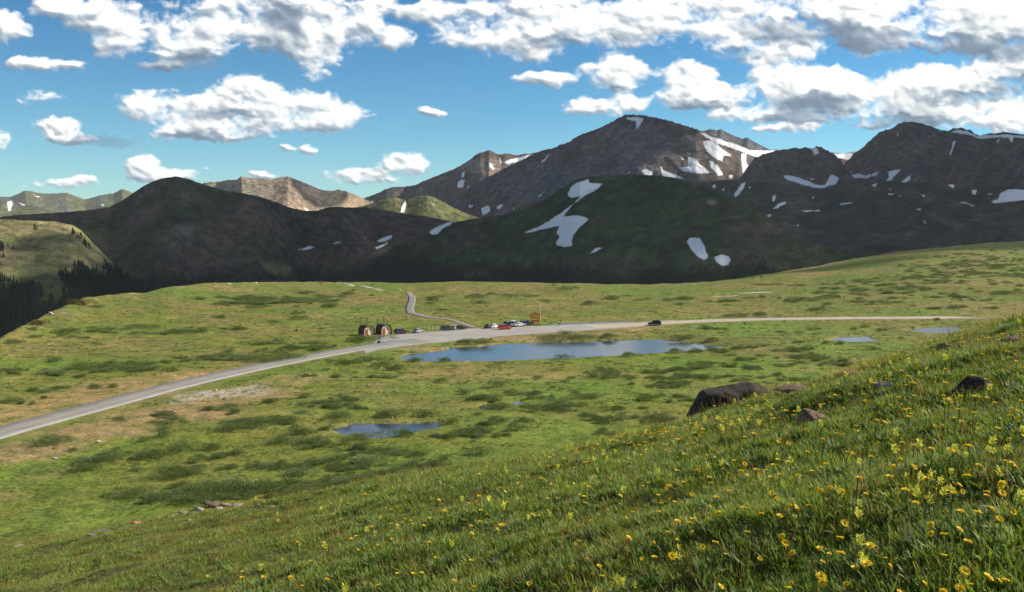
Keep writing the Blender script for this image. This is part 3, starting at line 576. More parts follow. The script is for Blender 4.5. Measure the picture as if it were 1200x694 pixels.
GR = [(935,36,85,20,1),(1010,44,90,18,1),(1120,54,110,15,1),(1180,62,60,14,1),(335,20,34,18,.9),(180,80,80,14,1),(228,74,40,14,1),(120,165,46,8,1.4),(960,122,60,14,1),(1150,112,60,9,.8),(935,138,55,9,1),(1050,142,90,10,1),
      (840,124,56,9,1),(640,50,70,9,.6),(270,134,50,7,.7),(445,202,30,5,.6),(1185,100,40,12,1),(300,62,60,8,.7),(250,160,90,6,.7),(1120,118,60,8,.6),(860,62,40,10,.7),(750,58,50,8,.5),(60,172,40,5,.5),(715,104,30,5,.6)]
def cloud_sky(px, py):
    ax = px + 9 * fbm(px / 45, py / 30, 3, 21) + 6 * fbm(px / 15, py / 11, 3, 23); ay = py + 6 * fbm(px / 45, py / 30, 3, 31) + 4 * fbm(px / 15, py / 11, 3, 33)
    def field(lst, x, y):
        e = np.full(x.shape, -9.0)
        for (cx, cy, rx, ry, w) in lst:
            q = w - ((x - cx) / rx) ** 2 - ((y - cy) / ry) ** 2
            k = 0.3; h = np.clip(.5 + .5 * (e - q) / k, 0, 1); e = q + (e - q) * h + k * h * (1 - h)
        return e
    up = np.clip((170 - py) / 170, 0, 1)                           # clouds higher up are nearer: larger billows
    E = field(CL, ax, ay)
    bs = fbm(ax / 17, ay / 12, 4, 3, .44, 2); bl = fbm(ax / 34, ay / 23, 5, 5, .45, 2)
    bil = bs + (bl - bs) * (.15 + .75 * up)
    low = fbm(ax / 75, ay / 42, 3, 9, .5)
    T = np.minimum(E, .7) + .62 * bil + 1.15 * low - .02
    fringe = fbm(px / 8, py / 6, 4, 55, .6) * .30
    def blur(f, r):
        k = np.exp(-np.linspace(-2, 2, 2 * r + 1) ** 2 / 1.2); k /= k.sum()
        for axis in (0, 1):
            p = np.pad(f, [(r, r) if q == axis else (0, 0) for q in (0, 1)], mode='edge')
            f = sum(k[i] * (p[i:i + f.shape[0]] if axis == 0 else p[:, i:i + f.shape[1]]) for i in range(2 * r + 1))
        return f
    Ts = .45 * T + .55 * blur(T, 3)
    alpha = sstep(Ts + 1.1 * fringe * np.clip(1.2 - T, .2, 1), -.12, .62) ** .85
    H = np.clip(T + .12, 0, None) ** .6 * (15 + 9 * up) * .95
    H = .06 * H + .34 * blur(H, 3) + .60 * blur(H, 7)
    dx = px[0, 1] - px[0, 0]; dy = py[1, 0] - py[0, 0]
    gy, gx = np.gradient(H, dy, dx)
    Lx, Ly, Lz = .50, .68, .54
    nl = (-gx * Lx + gy * Ly + Lz) / np.sqrt(gx * gx + gy * gy + 1)
    d = np.clip(.60 + .55 * nl, 0, 1.1) ** 1.4
    # light lost on the way through the cloud above and to the right
    occ = 0; n = 10; c0 = np.clip(T, 0, 1.2)
    for k in range(1, n + 1):
        sx = int(round(k * 2.2 * 1.0 / dx)); sy = int(round(k * 3.2 / dy))
        sh = np.zeros_like(c0); sh[sy:, :c0.shape[1] - sx] = c0[:c0.shape[0] - sy, sx:] if sx else c0[:c0.shape[0] - sy]
        sh[:sy, :] = c0[:1, :] * .6
        occ = occ + sh / n
    g = np.clip(field(GR, ax + 14 * fbm(px / 22, py / 12, 4, 77), ay + 9 * fbm(px / 22, py / 12, 4, 78)), -.3, 1)
    g = sstep(g, -.25, .75)
    occ = blur(occ, 2); edge = sstep(T, .0, .5)
    sh = d * (1 - .42 * sstep(occ, .25, 1.0) * edge) * (1 - .60 * g * (.75 + .35 * fbm(px / 18, py / 11, 4, 91)))
    sh = sh + (.06 + .16 * sstep(px, 400, 1000)) * (1 - .8 * g)
    sh = np.clip(sh, 0, 1.15)
    stops = [0, .30, .52, .72, .92, 1.2]
    cols = np.array([(.10, .15, .21), (.22, .29, .37), (.44, .50, .56), (.75, .78, .78), (1.0, 1.0, .96), (1.1, 1.1, 1.06)])
    rgb = np.stack([np.interp(sh, stops, cols[:, i]) for i in range(3)], -1)
    # a few dark wisps without a bright body
    wis = sstep(field([(122,165,42,8,1),(235,75,28,10,.8),(60,78,40,6,.6)], ax, ay + 3 * fbm(px / 20, py / 8, 3, 12)), -.2, .9)
    wa = .55 * wis * (1 - alpha)
    a = alpha + wa
    rgb = (rgb * alpha[..., None] + np.array((.16, .27, .37)) * wa[..., None]) / np.maximum(a, 1e-4)[..., None]
    return rgb, np.clip(a, 0, 1)

def build_sky():
    gx, gy = np.meshgrid(np.arange(-60, 1261, 1.0), np.arange(-60, 300, 1.0))
    rgb, al = cloud_sky(gx, gy)
    al = al * sstep(gx, -60, -30) * (1 - sstep(gx, 1230, 1260)) * sstep(gy, -60, -35) * (1 - sstep(gy, 285, 299))
    u, v = uv(gx, gy); d = np.stack([u, np.ones_like(u), v], -1); d /= np.linalg.norm(d, axis=-1)[..., None]
    P_ = d * 27000 + np.array((0, 0, CAM_Z))
    m, t = new_mat('sky_clouds'); e = t.n.new('ShaderNodeEmission'); t.l.new(attr(t, 'cloud').outputs['Color'], e.inputs[0]); e.inputs[1].default_value = .80
    tr = t.n.new('ShaderNodeBsdfTransparent'); mx = t.n.new('ShaderNodeMixShader')
    t.l.new(attr(t, 'amount').outputs['Fac'], mx.inputs[0]); t.l.new(tr.outputs[0], mx.inputs[1]); t.l.new(e.outputs[0], mx.inputs[2]); finish(t, mx.outputs[0])
    try: m.cycles.emission_sampling = 'NONE'
    except Exception: pass
    me = fast_mesh('sky', P_.reshape(-1, 3), grid_faces(*gx.shape), {'cloud': rgb.reshape(-1, 3), 'amount': al.ravel()})
    link('sky', me, mat=m, kind='structure')
build_sky()

# ------------------------------------------------------------------ plant materials
def leaf_mat(name, use_attr=True, trans=.35, var=.25, rough=.6):
    m, t = new_mat(name)
    oi = t.n.new('ShaderNodeObjectInfo'); r = oi.outputs['Random']
    a = attr(t, 'tint').outputs['Color']
    n = t.noise(pos(t), 1.1, 3, .6)
    k = t.m('ADD', t.m('MULTIPLY', r, .5), t.m('MULTIPLY', t.ramp(n, .3, .7), .5))
    c = t.mix(1.0, a, t.mix(k, (1 - var * 1.1, 1 - var * .8, 1 - var), (1 + var * 1.1, 1 + var * .8, 1 + var * .5)), 'MULTIPLY')
    b = pbsdf(t, c, rough, .25)
    tr = t.n.new('ShaderNodeBsdfTranslucent'); t.put(tr.inputs[0], t.mix(1.0, c, (1.25, 1.2, .7), 'MULTIPLY'))
    mx = t.n.new('ShaderNodeMixShader'); mx.inputs[0].default_value = trans
    t.l.new(b.outputs[0], mx.inputs[1]); t.l.new(tr.outputs[0], mx.inputs[2]); finish(t, mx.outputs[0]); return m
M['leaf'] = leaf_mat('grass_and_leaves', trans=.34, var=.36, rough=.58)
M['shrub'] = leaf_mat('willow_leaves', trans=.25, var=.18)
M['needle'] = leaf_mat('conifer_needles', trans=.05, var=.25, rough=.9)
M['petal'] = leaf_mat('petals', trans=.3, var=.12)

def cards(rng, base, direc, length, width, bend, tint, segs=2, tipw=.15):
    """tapering leaf blades. base (n,3) direc (n,3) -> verts, faces(quads), tint"""
    n = len(base); up = np.array([0, 0, 1.0])
    side = np.cross(direc, rng.normal(size=(n, 3)) * .3 + up + np.array([.01, .02, 0])); side /= np.linalg.norm(side, axis=1)[:, None] + 1e-9
    side = np.where(rng.random((n, 1)) < .5, side, -side)
    out = np.stack([direc[:, 0], direc[:, 1], 0 * direc[:, 0]], 1); V_ = []
    for k in range(segs + 1):
        f = k / segs
        c = base + direc * (length * f)[:, None] + (out * .9 - up * .6) * (bend * length * f * f)[:, None]
        w = width * ((1 - f) * (.55 + 1.3 * f) + tipw * f) * .5 * (1.3 if 0 < k < segs else 1)
        V_ += [c - side * w[:, None], c + side * w[:, None]]
    V_ = np.stack(V_, 1); m = V_.shape[1]; idx = np.arange(n)[:, None] * m
    F_ = np.concatenate([idx + np.array([[2 * k, 2 * k + 1, 2 * k + 3, 2 * k + 2]]) for k in range(segs)], 0)
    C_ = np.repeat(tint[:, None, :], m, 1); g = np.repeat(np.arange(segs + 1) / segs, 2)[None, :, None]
    C_ = C_ * (.62 + .55 * g)  # roots darker than tips: shade low among the blades put into the tint
    return V_.reshape(-1, 3), F_, C_.reshape(-1, 3)
def merge(parts):
    V_, F_, C_ = [], [], []; o = 0
    for v, f, c in parts: V_.append(v); F_.append(f + o); C_.append(c); o += len(v)
    return np.concatenate(V_), np.concatenate(F_), np.concatenate(C_)
def cmesh(name, parts, mat, smooth=False):
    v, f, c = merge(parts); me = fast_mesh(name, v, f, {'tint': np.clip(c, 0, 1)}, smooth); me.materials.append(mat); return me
def tuft(seed, n=46, rad_=.10, h=(.10, .26), w=.007, cols=((.10, .17, .035), (.16, .21, .05)), lean=.35, bend=.35, segs=2):
    g = np.random.default_rng(seed); a = g.random(n) * 6.283; r = rad_ * np.sqrt(g.random(n))
    base = np.stack([r * np.cos(a), r * np.sin(a), -.02 + 0 * a], 1)
    a2 = a + g.normal(size=n) * .9; le = lean * (.3 + g.random(n)); d = np.stack([np.cos(a2) * le, np.sin(a2) * le, 1 + 0 * a], 1); d /= np.linalg.norm(d, axis=1)[:, None]
    L_ = h[0] + (h[1] - h[0]) * g.random(n); c0, c1 = np.array(cols[0]), np.array(cols[1]); t = g.random((n, 1))
    return cards(g, base, d, L_, w * (.7 + .6 * g.random(n)), bend * g.random(n), c0 + (c1 - c0) * t, segs)
def stalks(seed, n=7, rad_=.09, h=(.18, .36), w=.0035, col=(.22, .13, .06)):
    return tuft(seed, n, rad_, h, w, (col, tuple(min(1, q * 1.5) for q in col)), .35, .25)
GR1 = ((.14, .215, .036), (.25, .32, .06)); GR2 = ((.075, .155, .028), (.165, .26, .05)); YEL = ((.25, .23, .07), (.34, .28, .10)); SIL = ((.14, .20, .10), (.22, .28, .16)); RUST = ((.15, .075, .03), (.24, .13, .05))
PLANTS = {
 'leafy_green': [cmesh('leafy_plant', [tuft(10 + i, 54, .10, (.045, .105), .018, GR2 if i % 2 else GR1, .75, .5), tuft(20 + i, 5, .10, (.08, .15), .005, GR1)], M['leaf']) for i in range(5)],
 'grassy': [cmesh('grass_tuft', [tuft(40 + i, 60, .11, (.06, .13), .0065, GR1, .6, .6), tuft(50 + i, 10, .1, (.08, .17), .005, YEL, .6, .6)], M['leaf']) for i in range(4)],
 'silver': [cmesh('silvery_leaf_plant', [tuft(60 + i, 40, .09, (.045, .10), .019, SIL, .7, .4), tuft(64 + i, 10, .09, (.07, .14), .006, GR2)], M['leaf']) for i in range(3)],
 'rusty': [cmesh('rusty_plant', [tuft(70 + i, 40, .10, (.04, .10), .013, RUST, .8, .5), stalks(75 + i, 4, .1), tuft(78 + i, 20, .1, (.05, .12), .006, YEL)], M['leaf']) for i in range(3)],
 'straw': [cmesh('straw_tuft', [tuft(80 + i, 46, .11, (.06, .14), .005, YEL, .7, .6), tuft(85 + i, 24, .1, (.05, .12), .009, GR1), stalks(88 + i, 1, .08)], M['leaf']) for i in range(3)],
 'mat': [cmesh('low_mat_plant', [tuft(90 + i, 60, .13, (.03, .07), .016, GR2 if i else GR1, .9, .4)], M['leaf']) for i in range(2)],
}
def hidden_collection(name, meshes):
    c = bpy.data.collections.new(name)
    for i, me in enumerate(meshes):
        o = bpy.data.objects.new('%s_%02d' % (name, i), me); c.objects.link(o)
    return c
def scatter(name, pts, rot, scale, idx, meshes, label, cat, tilt=None, stretch=None, kind='stuff'):
    me = bpy.data.meshes.new(name); n = len(pts); me.vertices.add(n); me.vertices.foreach_set('co', np.ascontiguousarray(pts, np.float32).ravel())
    e = np.zeros((n, 3), np.float32); e[:, 2] = rot
    if tilt is not None: e[:, :2] = tilt
    s = np.stack([scale, scale, scale * (1 if stretch is None else stretch)], 1).astype(np.float32)
    a = me.attributes.new('rot', 'FLOAT_VECTOR', 'POINT'); a.data.foreach_set('vector', e.ravel())
    a = me.attributes.new('scl', 'FLOAT_VECTOR', 'POINT'); a.data.foreach_set('vector', s.ravel())
    a = me.attributes.new('pick', 'INT', 'POINT'); a.data.foreach_set('value', idx.astype(np.int32))
    o = link(name, me); tag(o, label, cat, kind=kind)
    coll = hidden_collection(name + '_source', meshes)
    ng = bpy.data.node_groups.new(name, 'GeometryNodeTree'); ng.interface.new_socket('Geometry', in_out='INPUT', socket_type='NodeSocketGeometry'); ng.interface.new_socket('Geometry', in_out='OUTPUT', socket_type='NodeSocketGeometry')
    N_ = ng.nodes; gi = N_.new('NodeGroupInput'); go = N_.new('NodeGroupOutput'); ip = N_.new('GeometryNodeInstanceOnPoints'); ci = N_.new('GeometryNodeCollectionInfo')
    ci.inputs['Collection'].default_value = coll; ci.inputs['Separate Children'].default_value = True; ci.inputs['Reset Children'].default_value = True
    def na(nm, ty):
        q = N_.new('GeometryNodeInputNamedAttribute'); q.data_type = ty; q.inputs[0].default_value = nm
        return next(x for x in q.outputs if x.enabled and x.name == 'Attribute')
    e2r = N_.new('FunctionNodeEulerToRotation')
    Lk = ng.links; Lk.new(gi.outputs[0], ip.inputs['Points']); Lk.new(ci.outputs[0], ip.inputs['Instance']); ip.inputs['Pick Instance'].default_value = True
    Lk.new(na('pick', 'INT'), ip.inputs['Instance Index']); Lk.new(na('rot', 'FLOAT_VECTOR'), e2r.inputs[0]); Lk.new(e2r.outputs[0], ip.inputs['Rotation']); Lk.new(na('scl', 'FLOAT_VECTOR'), ip.inputs['Scale'])
    Lk.new(ip.outputs[0], go.inputs[0])
    md = o.modifiers.new('scatter', 'NODES'); md.node_group = ng
    return o

# ------------------------------------------------------------------ the near slope: grass and herbs
def near_points(r0, r1, dens, seed, a0=-34, a1=34):
    g = np.random.default_rng(seed); A = .5 * math.radians(a1 - a0) * (r1 * r1 - r0 * r0); n = int(A * dens)
    r = np.sqrt(g.random(n) * (r1 * r1 - r0 * r0) + r0 * r0); a = np.radians(a0 + (a1 - a0) * g.random(n))
    return r * np.sin(a), r * np.cos(a), g
ROCK_SPOTS = []                                   # (x, y, radius) kept free of grass
GX_, GY_, GR_, GT_, GS_, GI_ = [], [], [], [], [], []
kinds = list(PLANTS); meshes = sum((PLANTS[k] for k in kinds), []); start = {}; q = 0
for k in kinds: start[k] = (q, len(PLANTS[k])); q += len(PLANTS[k])
BOULDERS_NEAR = [(856, 24.7, 1.15, .5)]
for (a0_, a1_, r0, r1, dens, sc_, seed) in [(-34, 34) + q_ for q_ in [(2.2, 8, 330, .80, 1), (8, 16, 210, .92, 2), (16, 30, 110, 1.15, 3), (30, 48, 50, 1.5, 4), (48, 75, 10, 2.2, 5)]] + [(-180, 180, .25, 2.2, 300, .8, 6)] + [(A0, A1) + q_ for A0, A1, k_ in ((34, 120, 10), (-110, -34, 20)) for q_ in [(2.2, 8, 260, .85, k_ + 1), (8, 16, 130, 1.1, k_ + 2), (16, 30, 70, 1.4, k_ + 3), (30, 55, 28, 2.0, k_ + 4)]]:
    x, y, g = near_points(r0, r1, dens, 900 + seed, a0_, a1_)
    n1 = fbm(x / 2.6, y / 2.6, 3, 401); n2 = fbm(x / 1.0, y / 1.0, 3, 411); n3 = fbm(x / 7, y / 7, 2, 421)
    th_ = np.arctan2(x, y)
    keep = g.random(len(x)) < np.clip(1.0 - .92 * sstep(n1 * .5 + n2 * .8, .18, .42), .08, 1)
    for (px_, D_, rx_, ry_) in BOULDERS_NEAR:
        cx = float(uv(px_, 0)[0]) * D_; keep &= ((x - cx) / rx_) ** 2 + ((y - D_) / ry_) ** 2 > 1
    left = sstep(th_, -.05, -.35)                   # drier and shorter turf towards the left
    u = g.random(len(x)); kd = np.zeros(len(x), int)
    w = {'leafy_green': .58 - .28 * left + .25 * n1, 'grassy': .16 + .10 * left, 'silver': .13 + .10 * n2, 'rusty': .03 + .06 * left + .40 * np.maximum(n2 + .5 * n3 - .1, 0), 'straw': .03 + .26 * left + .18 * np.maximum(-n1, 0), 'mat': .10 + .12 * left}
    tot = sum(np.maximum(w[k], .01) for k in kinds); acc = 0
    for k in kinds:
        acc0 = acc; acc = acc + np.maximum(w[k], .01) / tot; s_ = (u >= acc0) & (u < acc)
        kd[s_] = start[k][0] + g.integers(0, start[k][1], s_.sum())
    sz = sc_ * (.65 + .7 * g.random(len(x))) * (1 + .8 * n1 + .5 * n2) * (1 - .35 * left) * (1 - .2 * sstep(np.hypot(x, y), 4, 2))
    z = ground_h(x, y)[0] - .02
    for L_, v_ in ((GX_, x), (GY_, y), (GR_, z), (GT_, g.random(len(x)) * 6.283), (GS_, sz), (GI_, kd)): L_.append(v_[keep])
P_ = np.stack([np.concatenate(GX_), np.concatenate(GY_), np.concatenate(GR_)], 1); nn = len(P_)
g = np.random.default_rng(77)
print('near plants', nn)
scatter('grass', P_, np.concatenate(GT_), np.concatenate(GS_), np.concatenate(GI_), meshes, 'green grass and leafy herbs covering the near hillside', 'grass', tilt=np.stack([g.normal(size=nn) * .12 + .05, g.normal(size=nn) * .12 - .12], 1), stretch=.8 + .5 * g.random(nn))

# ------------------------------------------------------------------ flowers
def disc_petals(seed, n, R, w, z, tilt, col, col2):
    g = np.random.default_rng(seed); a = np.arange(n) / n * 6.283 + g.normal(size=n) * .08
    base = np.stack([np.cos(a) * R * .22, np.sin(a) * R * .22, z + 0 * a], 1)
    d = np.stack([np.cos(a), np.sin(a), tilt + .25 * g.random(n)], 1); d /= np.linalg.norm(d, axis=1)[:, None]
    t = g.random((n, 1)); c = np.array(col) + (np.array(col2) - np.array(col)) * t
    return cards(g, base, d, np.full(n, R * .85), np.full(n, w), np.full(n, .12), c, 2, .5)
def stem_part(h, r=.003, col=(.10, .17, .05), leafs=4, seed=0, lw=.012):
    a = np.arange(6) / 6 * 6.283; rings_ = []
    for k, zz in enumerate((-.04, h * .5, h)):
        off = .012 * math.sin(k * 1.3); rings_.append(np.stack([np.cos(a) * r + off, np.sin(a) * r, zz + 0 * a], 1))
    V_ = np.concatenate(rings_); F_ = np.array([[k * 6 + j, k * 6 + (j + 1) % 6, (k + 1) * 6 + (j + 1) % 6, (k + 1) * 6 + j] for k in range(2) for j in range(6)])
    ps = [(V_, F_, np.tile(np.array(col), (len(V_), 1)))]
    g = np.random.default_rng(seed); n = leafs; aa = g.random(n) * 6.283; b = np.stack([0 * aa, 0 * aa, h * (.1 + .5 * g.random(n))], 1)
    d = np.stack([np.cos(aa), np.sin(aa), .8 + 0 * aa], 1); d /= np.linalg.norm(d, axis=1)[:, None]
    ps.append(cards(g, b, d, np.full(n, .07), np.full(n, lw), np.full(n, .4), np.tile(np.array((.09, .17, .04)), (n, 1)), 2))
    return ps
def dome(R, z, h, col, n=10, m=4):
    a, b = np.meshgrid(np.arange(n) / n * 6.283, np.linspace(0, math.pi / 2, m), indexing='ij')
    V_ = np.stack([np.cos(a) * np.cos(b) * R, np.sin(a) * np.cos(b) * R, z + np.sin(b) * h], -1).reshape(-1, 3)
    F_ = np.array([[i * m + j, ((i + 1) % n) * m + j, ((i + 1) % n) * m + j + 1, i * m + j + 1] for i in range(n) for j in range(m - 1)])
    return V_, F_, np.tile(np.array(col), (len(V_), 1))
YF = []
for i in range(5):
    h = .11 + .018 * i; R = .0165 + .0025 * (i % 3)
    YF.append(dict(stem=cmesh('stem', stem_part(h, seed=i), M['leaf']), petals=cmesh('petals', [disc_petals(i, 11, R, .013, h, .45 - .15 * (i % 3), (.82, .56, .02), (.88, .68, .03)), disc_petals(i + 9, 9, R * .8, .012, h + .003, .55, (.85, .60, .02), (.9, .70, .05))], M['petal']), centre=cmesh('centre', [dome(R * .30, h + .001, R * .2, (.72, .42, .02))], M['petal'])))
def spike(seed, h):
    """pale yellow bract spike"""
    g = np.random.default_rng(seed); n = 26; f = g.random(n); a = g.random(n) * 6.283
    b = np.stack([np.cos(a) * .006, np.sin(a) * .006, h + .055 * f], 1); d = np.stack([np.cos(a) * .65, np.sin(a) * .65, 1 + 0 * a], 1); d /= np.linalg.norm(d, axis=1)[:, None]
    c = np.array((.66, .68, .10)) + (np.array((.80, .78, .18)) - np.array((.66, .68, .10))) * g.random((n, 1))
    return cards(g, b, d, .030 - .008 * f, np.full(n, .011), np.full(n, .3), c, 2, .4)
PF = [dict(stem=cmesh('stem', stem_part(.10 + .012 * i, .0035, leafs=7, seed=40 + i, lw=.008), M['leaf']), flower_spike=cmesh('flower_spike', [spike(i, .10 + .012 * i)], M['petal'])) for i in range(4)]
def flower(x, y, z, proto, name, rz, s, label, cat, group, tilt=(0, 0), whole=False):
    if whole:
        o = link(name, proto['whole']); o.location = (x, y, z)
    else:
        o = bpy.data.objects.new(name, None); COL.objects.link(o); o.location = (x, y, z); o.empty_display_size = .05
        for k, me in proto.items():
            if k != 'whole': c = link(k, me, o)
    o.rotation_euler = (tilt[0], tilt[1], rz); o.scale = (s, s, s); tag(o, label, cat, group); return o
for fl in YF + PF:
    ps = []
    for k, me in fl.items():
        v = np.empty(len(me.vertices) * 3, np.float32); me.vertices.foreach_get('co', v); f = np.empty(len(me.loops), np.int32); me.loops.foreach_get('vertex_index', f)
        c = np.empty(len(me.vertices) * 4, np.float32); me.attributes['tint'].data.foreach_get('color', c); ps.append((v.reshape(-1, 3), f.reshape(-1, 4), c.reshape(-1, 4)[:, :3]))
    fl['whole'] = cmesh('flower', ps, M['petal'])
# positions of heads read off the photograph: the ones that stand out
FY = [(1108,380),(1118,383),(1160,377),(1170,381),(1180,372),(1192,374),(1146,386),(1128,392),(1090,408),(1148,402),(1172,425),(1187,428),(1196,421),(1184,411),(1073,455),(1061,484),(1180,484),(1188,485),(1140,458),(1105,466),(1062,459),(1020,470),(1010,455),(1028,455),(985,458),(962,470),(990,452),
 (930,487),(998,507),(1022,498),(962,521),(903,513),(880,517),(950,500),(1042,516),(1051,542),(1066,535),(820,531),(829,534),(840,529),(915,545),(885,550),(866,555),(867,562),(852,553),(799,572),(808,570),(822,584),(1014,577),(1041,575),(985,566),(975,568),(1000,567),(1110,565),(1144,540),(1164,509),(1176,541),(1183,545),(1168,523),(1195,506),(1091,537),(1109,564),(1063,545),(1182,547),(1157,571),
 (925,583),(936,582),(932,590),(897,568),(907,570),(860,600),(872,603),(820,626),(828,606),(823,617),(808,613),(848,643),(914,625),(919,590),(840,603),(893,604),(874,636),(952,646),(956,664),(983,651),(985,643),(968,654),(1030,645),(1067,682),(1119,682),(1121,684),(1110,645),(1126,650),(1117,627),(1078,573),(1151,571),(1175,540),(985,679),(997,679),(926,691),(943,681),(886,647),(833,655),(1119,562),(1190,565),(1141,588),(1154,573),
 (757,626),(749,638),(715,634),(700,650),(690,602),(674,622),(652,598),(642,583),(655,580),(633,568),(620,577),(610,563),(598,568),(585,575),(560,582),(548,590),(575,620),(582,640),(600,612),(612,605),(665,566),(640,555),(655,552),(700,562),(715,560),(735,548),(750,553),(762,545),(680,585),(780,565),(795,580),(770,600),(742,598),(790,614),(785,640),(765,660),(730,668),(705,676),(660,690),(646,681),(580,690),(620,670),(677,640),(545,622),(520,600),(505,590),(530,575),(560,560),(640,566),(683,572),(718,578),(705,590),(760,572),(735,585),(815,560),(765,585),(830,545),(870,535),(800,540),(780,530),(845,520),(900,530)]
FP = [(1182,585),(1070,560),(1081,562),(1101,567),(1115,572),(1164,570),(1085,580),(1170,560),(1156,516),(1105,522),(1115,519),(1120,522),(1158,518),(1170,521),(1176,522),(1085,581),(1101,580),(1069,595),(1004,590),(1011,665),(1003,632),(937,600),(900,560),(852,547),(835,548),(1106,418),(1110,414),(1084,430),(1140,500),(1056,552),(1108,545),(1125,528),(1048,440),(1020,448),(720,683),(715,672),(690,688),(795,636),(802,648),(738,676),(650,602),(660,607),(556,594),(530,560),(566,588),(600,690),(778,557),(690,560),(700,553),(1190,500),(1072,440),(1005,602)]
ZN = [(lambda x, y: x > 1000 and y < 450, 'high on the right skyline'), (lambda x, y: x > 1000 and y < 560, 'on the slope under the dark brown boulder'), (lambda x, y: x > 1000, 'in the lower right corner grass'),
      (lambda x, y: x > 800 and y < 560, 'below the long dark boulder'), (lambda x, y: x > 800, 'in the deep shaded grass near the bottom'), (lambda x, y: y < 590, 'along the middle crest of the slope'), (lambda x, y: True, 'in the low grass at the bottom middle')]
def zone(px, py): return next(s for f, s in ZN if f(px, py))
from mathutils.kdtree import KDTree
rg = random.Random(4); nf = 0
def head_point(px, py, hgt):
    """base of a plant whose head shows at this pixel"""
    u, v = (float(t) for t in uv(px, py)); ys = np.concatenate([np.arange(3, 60, .1)]); zz = ground_h(u * ys, ys)[0] + hgt
    d = CAM_Z + v * ys - zz; i = int(np.argmax(d < 0))
    if d[i] >= 0: return None
    return u * ys[i], ys[i], float(zz[i] - hgt)
extra = []
while len(extra) < 125:
    px = rg.uniform(480, 1195); py = rg.uniform(375, 690); dn = float(fbm(np.array(px / 60.), np.array(py / 40.), 3, 611))
    if rg.random() < .25 + 1.4 * dn + .3 * (px > 900): extra.append((px, py))
SPIKES = 0
for i, (px, py) in enumerate(FY + extra):
    b = head_point(px, py, .14)
    if b is None or b[1] > 42: continue
    ti = rg.randrange(5); tl = [(.85, 0), (.2, -.7), (.2, .6), (.1, .05), (-.35, .1)][ti]; tl = (tl[0] + rg.uniform(-.1, .1), tl[1] + rg.uniform(-.1, .1)); si = rg.randrange(3)
    dl = ['tiny', 'middling', 'large'][si] + ' golden yellow daisy flower ' + ['facing the viewer', 'leaning left', 'leaning right', 'held level', 'tipped away'][ti] + ' ' + zone(px, py)
    pr = YF[rg.randrange(5)]; s = [.75, .92, 1.1][si] * (1.0 if b[1] < 12 else 1.15); _s = rg.uniform(.75, 1.25) * (1.0 if b[1] < 12 else 1.15)
    flower(*b, pr, 'yellow_flower', 0.0, s, dl, 'flower', 'golden daisy flowers ' + zone(px, py), tl, whole=b[1] > 11)
for (px, py) in FP:
    b = head_point(px, py, .14)
    if b is None or b[1] > 42: continue
    si, ti = rg.randrange(3), rg.randrange(4); tl = [(0, .05), (.05, -.32), (.05, .32), (.38, 0)][ti]; z_ = zone(px, py)
    flower(b[0], b[1], b[2], PF[rg.randrange(4)], 'pale_yellow_flower', 0.0, [.6, .78, .98][si], ['small', 'middling', 'tall'][si] + ' pale yellow flower spike ' + ['standing upright', 'leaning left', 'leaning right', 'tipped forward'][ti] + ' ' + z_, 'flower', 'pale yellow flower spikes ' + z_, tl, whole=b[1] > 11)
# the many more too small to count
x, y, g = near_points(5, 46, 9, 933, -26, 100)
dn = fbm(x / 3.5, y / 3.5, 3, 444) + .25 * sstep(np.arctan2(x, y), -.1, .3); kp = g.random(len(x)) < np.clip(.05 + 1.7 * dn, 0, 1) * sstep(np.arctan2(x, y), -.45, -.05) * (1 - .5 * (np.arctan2(x, y) > .62)); x, y = x[kp], y[kp]
print('stuff flowers', len(x))
scatter('wildflowers', np.stack([x, y, ground_h(x, y)[0]], 1), g.random(len(x)) * 6.283, .85 + .5 * g.random(len(x)), np.where(g.random(len(x)) < .8, g.integers(0, 5, len(x)), g.integers(5, 9, len(x))), [f['whole'] for f in YF + PF], 'sprinkling of tiny yellow wildflowers through the hillside grass', 'wildflowers')

# ------------------------------------------------------------------ rocks
def rock_mat(name, c0, c1, lich=(.3, .3, .25)):
    m, t = new_mat(name); p = obco(t); n = t.noise(p, 3, 7, .65); n2 = t.noise(p, 11, 5, .6); v = t.voro(p, 5, 1, 'DISTANCE_TO_EDGE')
    c = t.mix(t.ramp(n, .3, .7), c0, c1); c = t.mix(t.m('MULTIPLY', t.ramp(n2, .55, .7), .35), c, lich)
    h = t.m('ADD', t.m('MULTIPLY', n, .5), t.m('ADD', t.m('MULTIPLY', n2, .2), t.m('MULTIPLY', t.ramp(v, 0, .06), .12)))
    b = pbsdf(t, c, .9, .2, bump(t, h, .9, .12)); finish(t, b.outputs[0]); return m
M['rock_dark'] = rock_mat('dark_boulder', (.026, .020, .016), (.068, .052, .040), (.13, .115, .085))
M['rock_brown'] = rock_mat('brown_boulder', (.10, .065, .045), (.20, .14, .10))
M['rock_red'] = rock_mat('reddish_rock', (.30, .14, .09), (.42, .23, .15))
M['rock_dull'] = rock_mat('dull_rock', (.15, .13, .115), (.28, .25, .21))
M['rock_grey'] = rock_mat('grey_rock', (.22, .20, .185), (.42, .39, .35), (.5, .48, .42))
M['rock_pale'] = rock_mat('pale_rock', (.42, .39, .34), (.60, .56, .50), (.5, .45, .38))
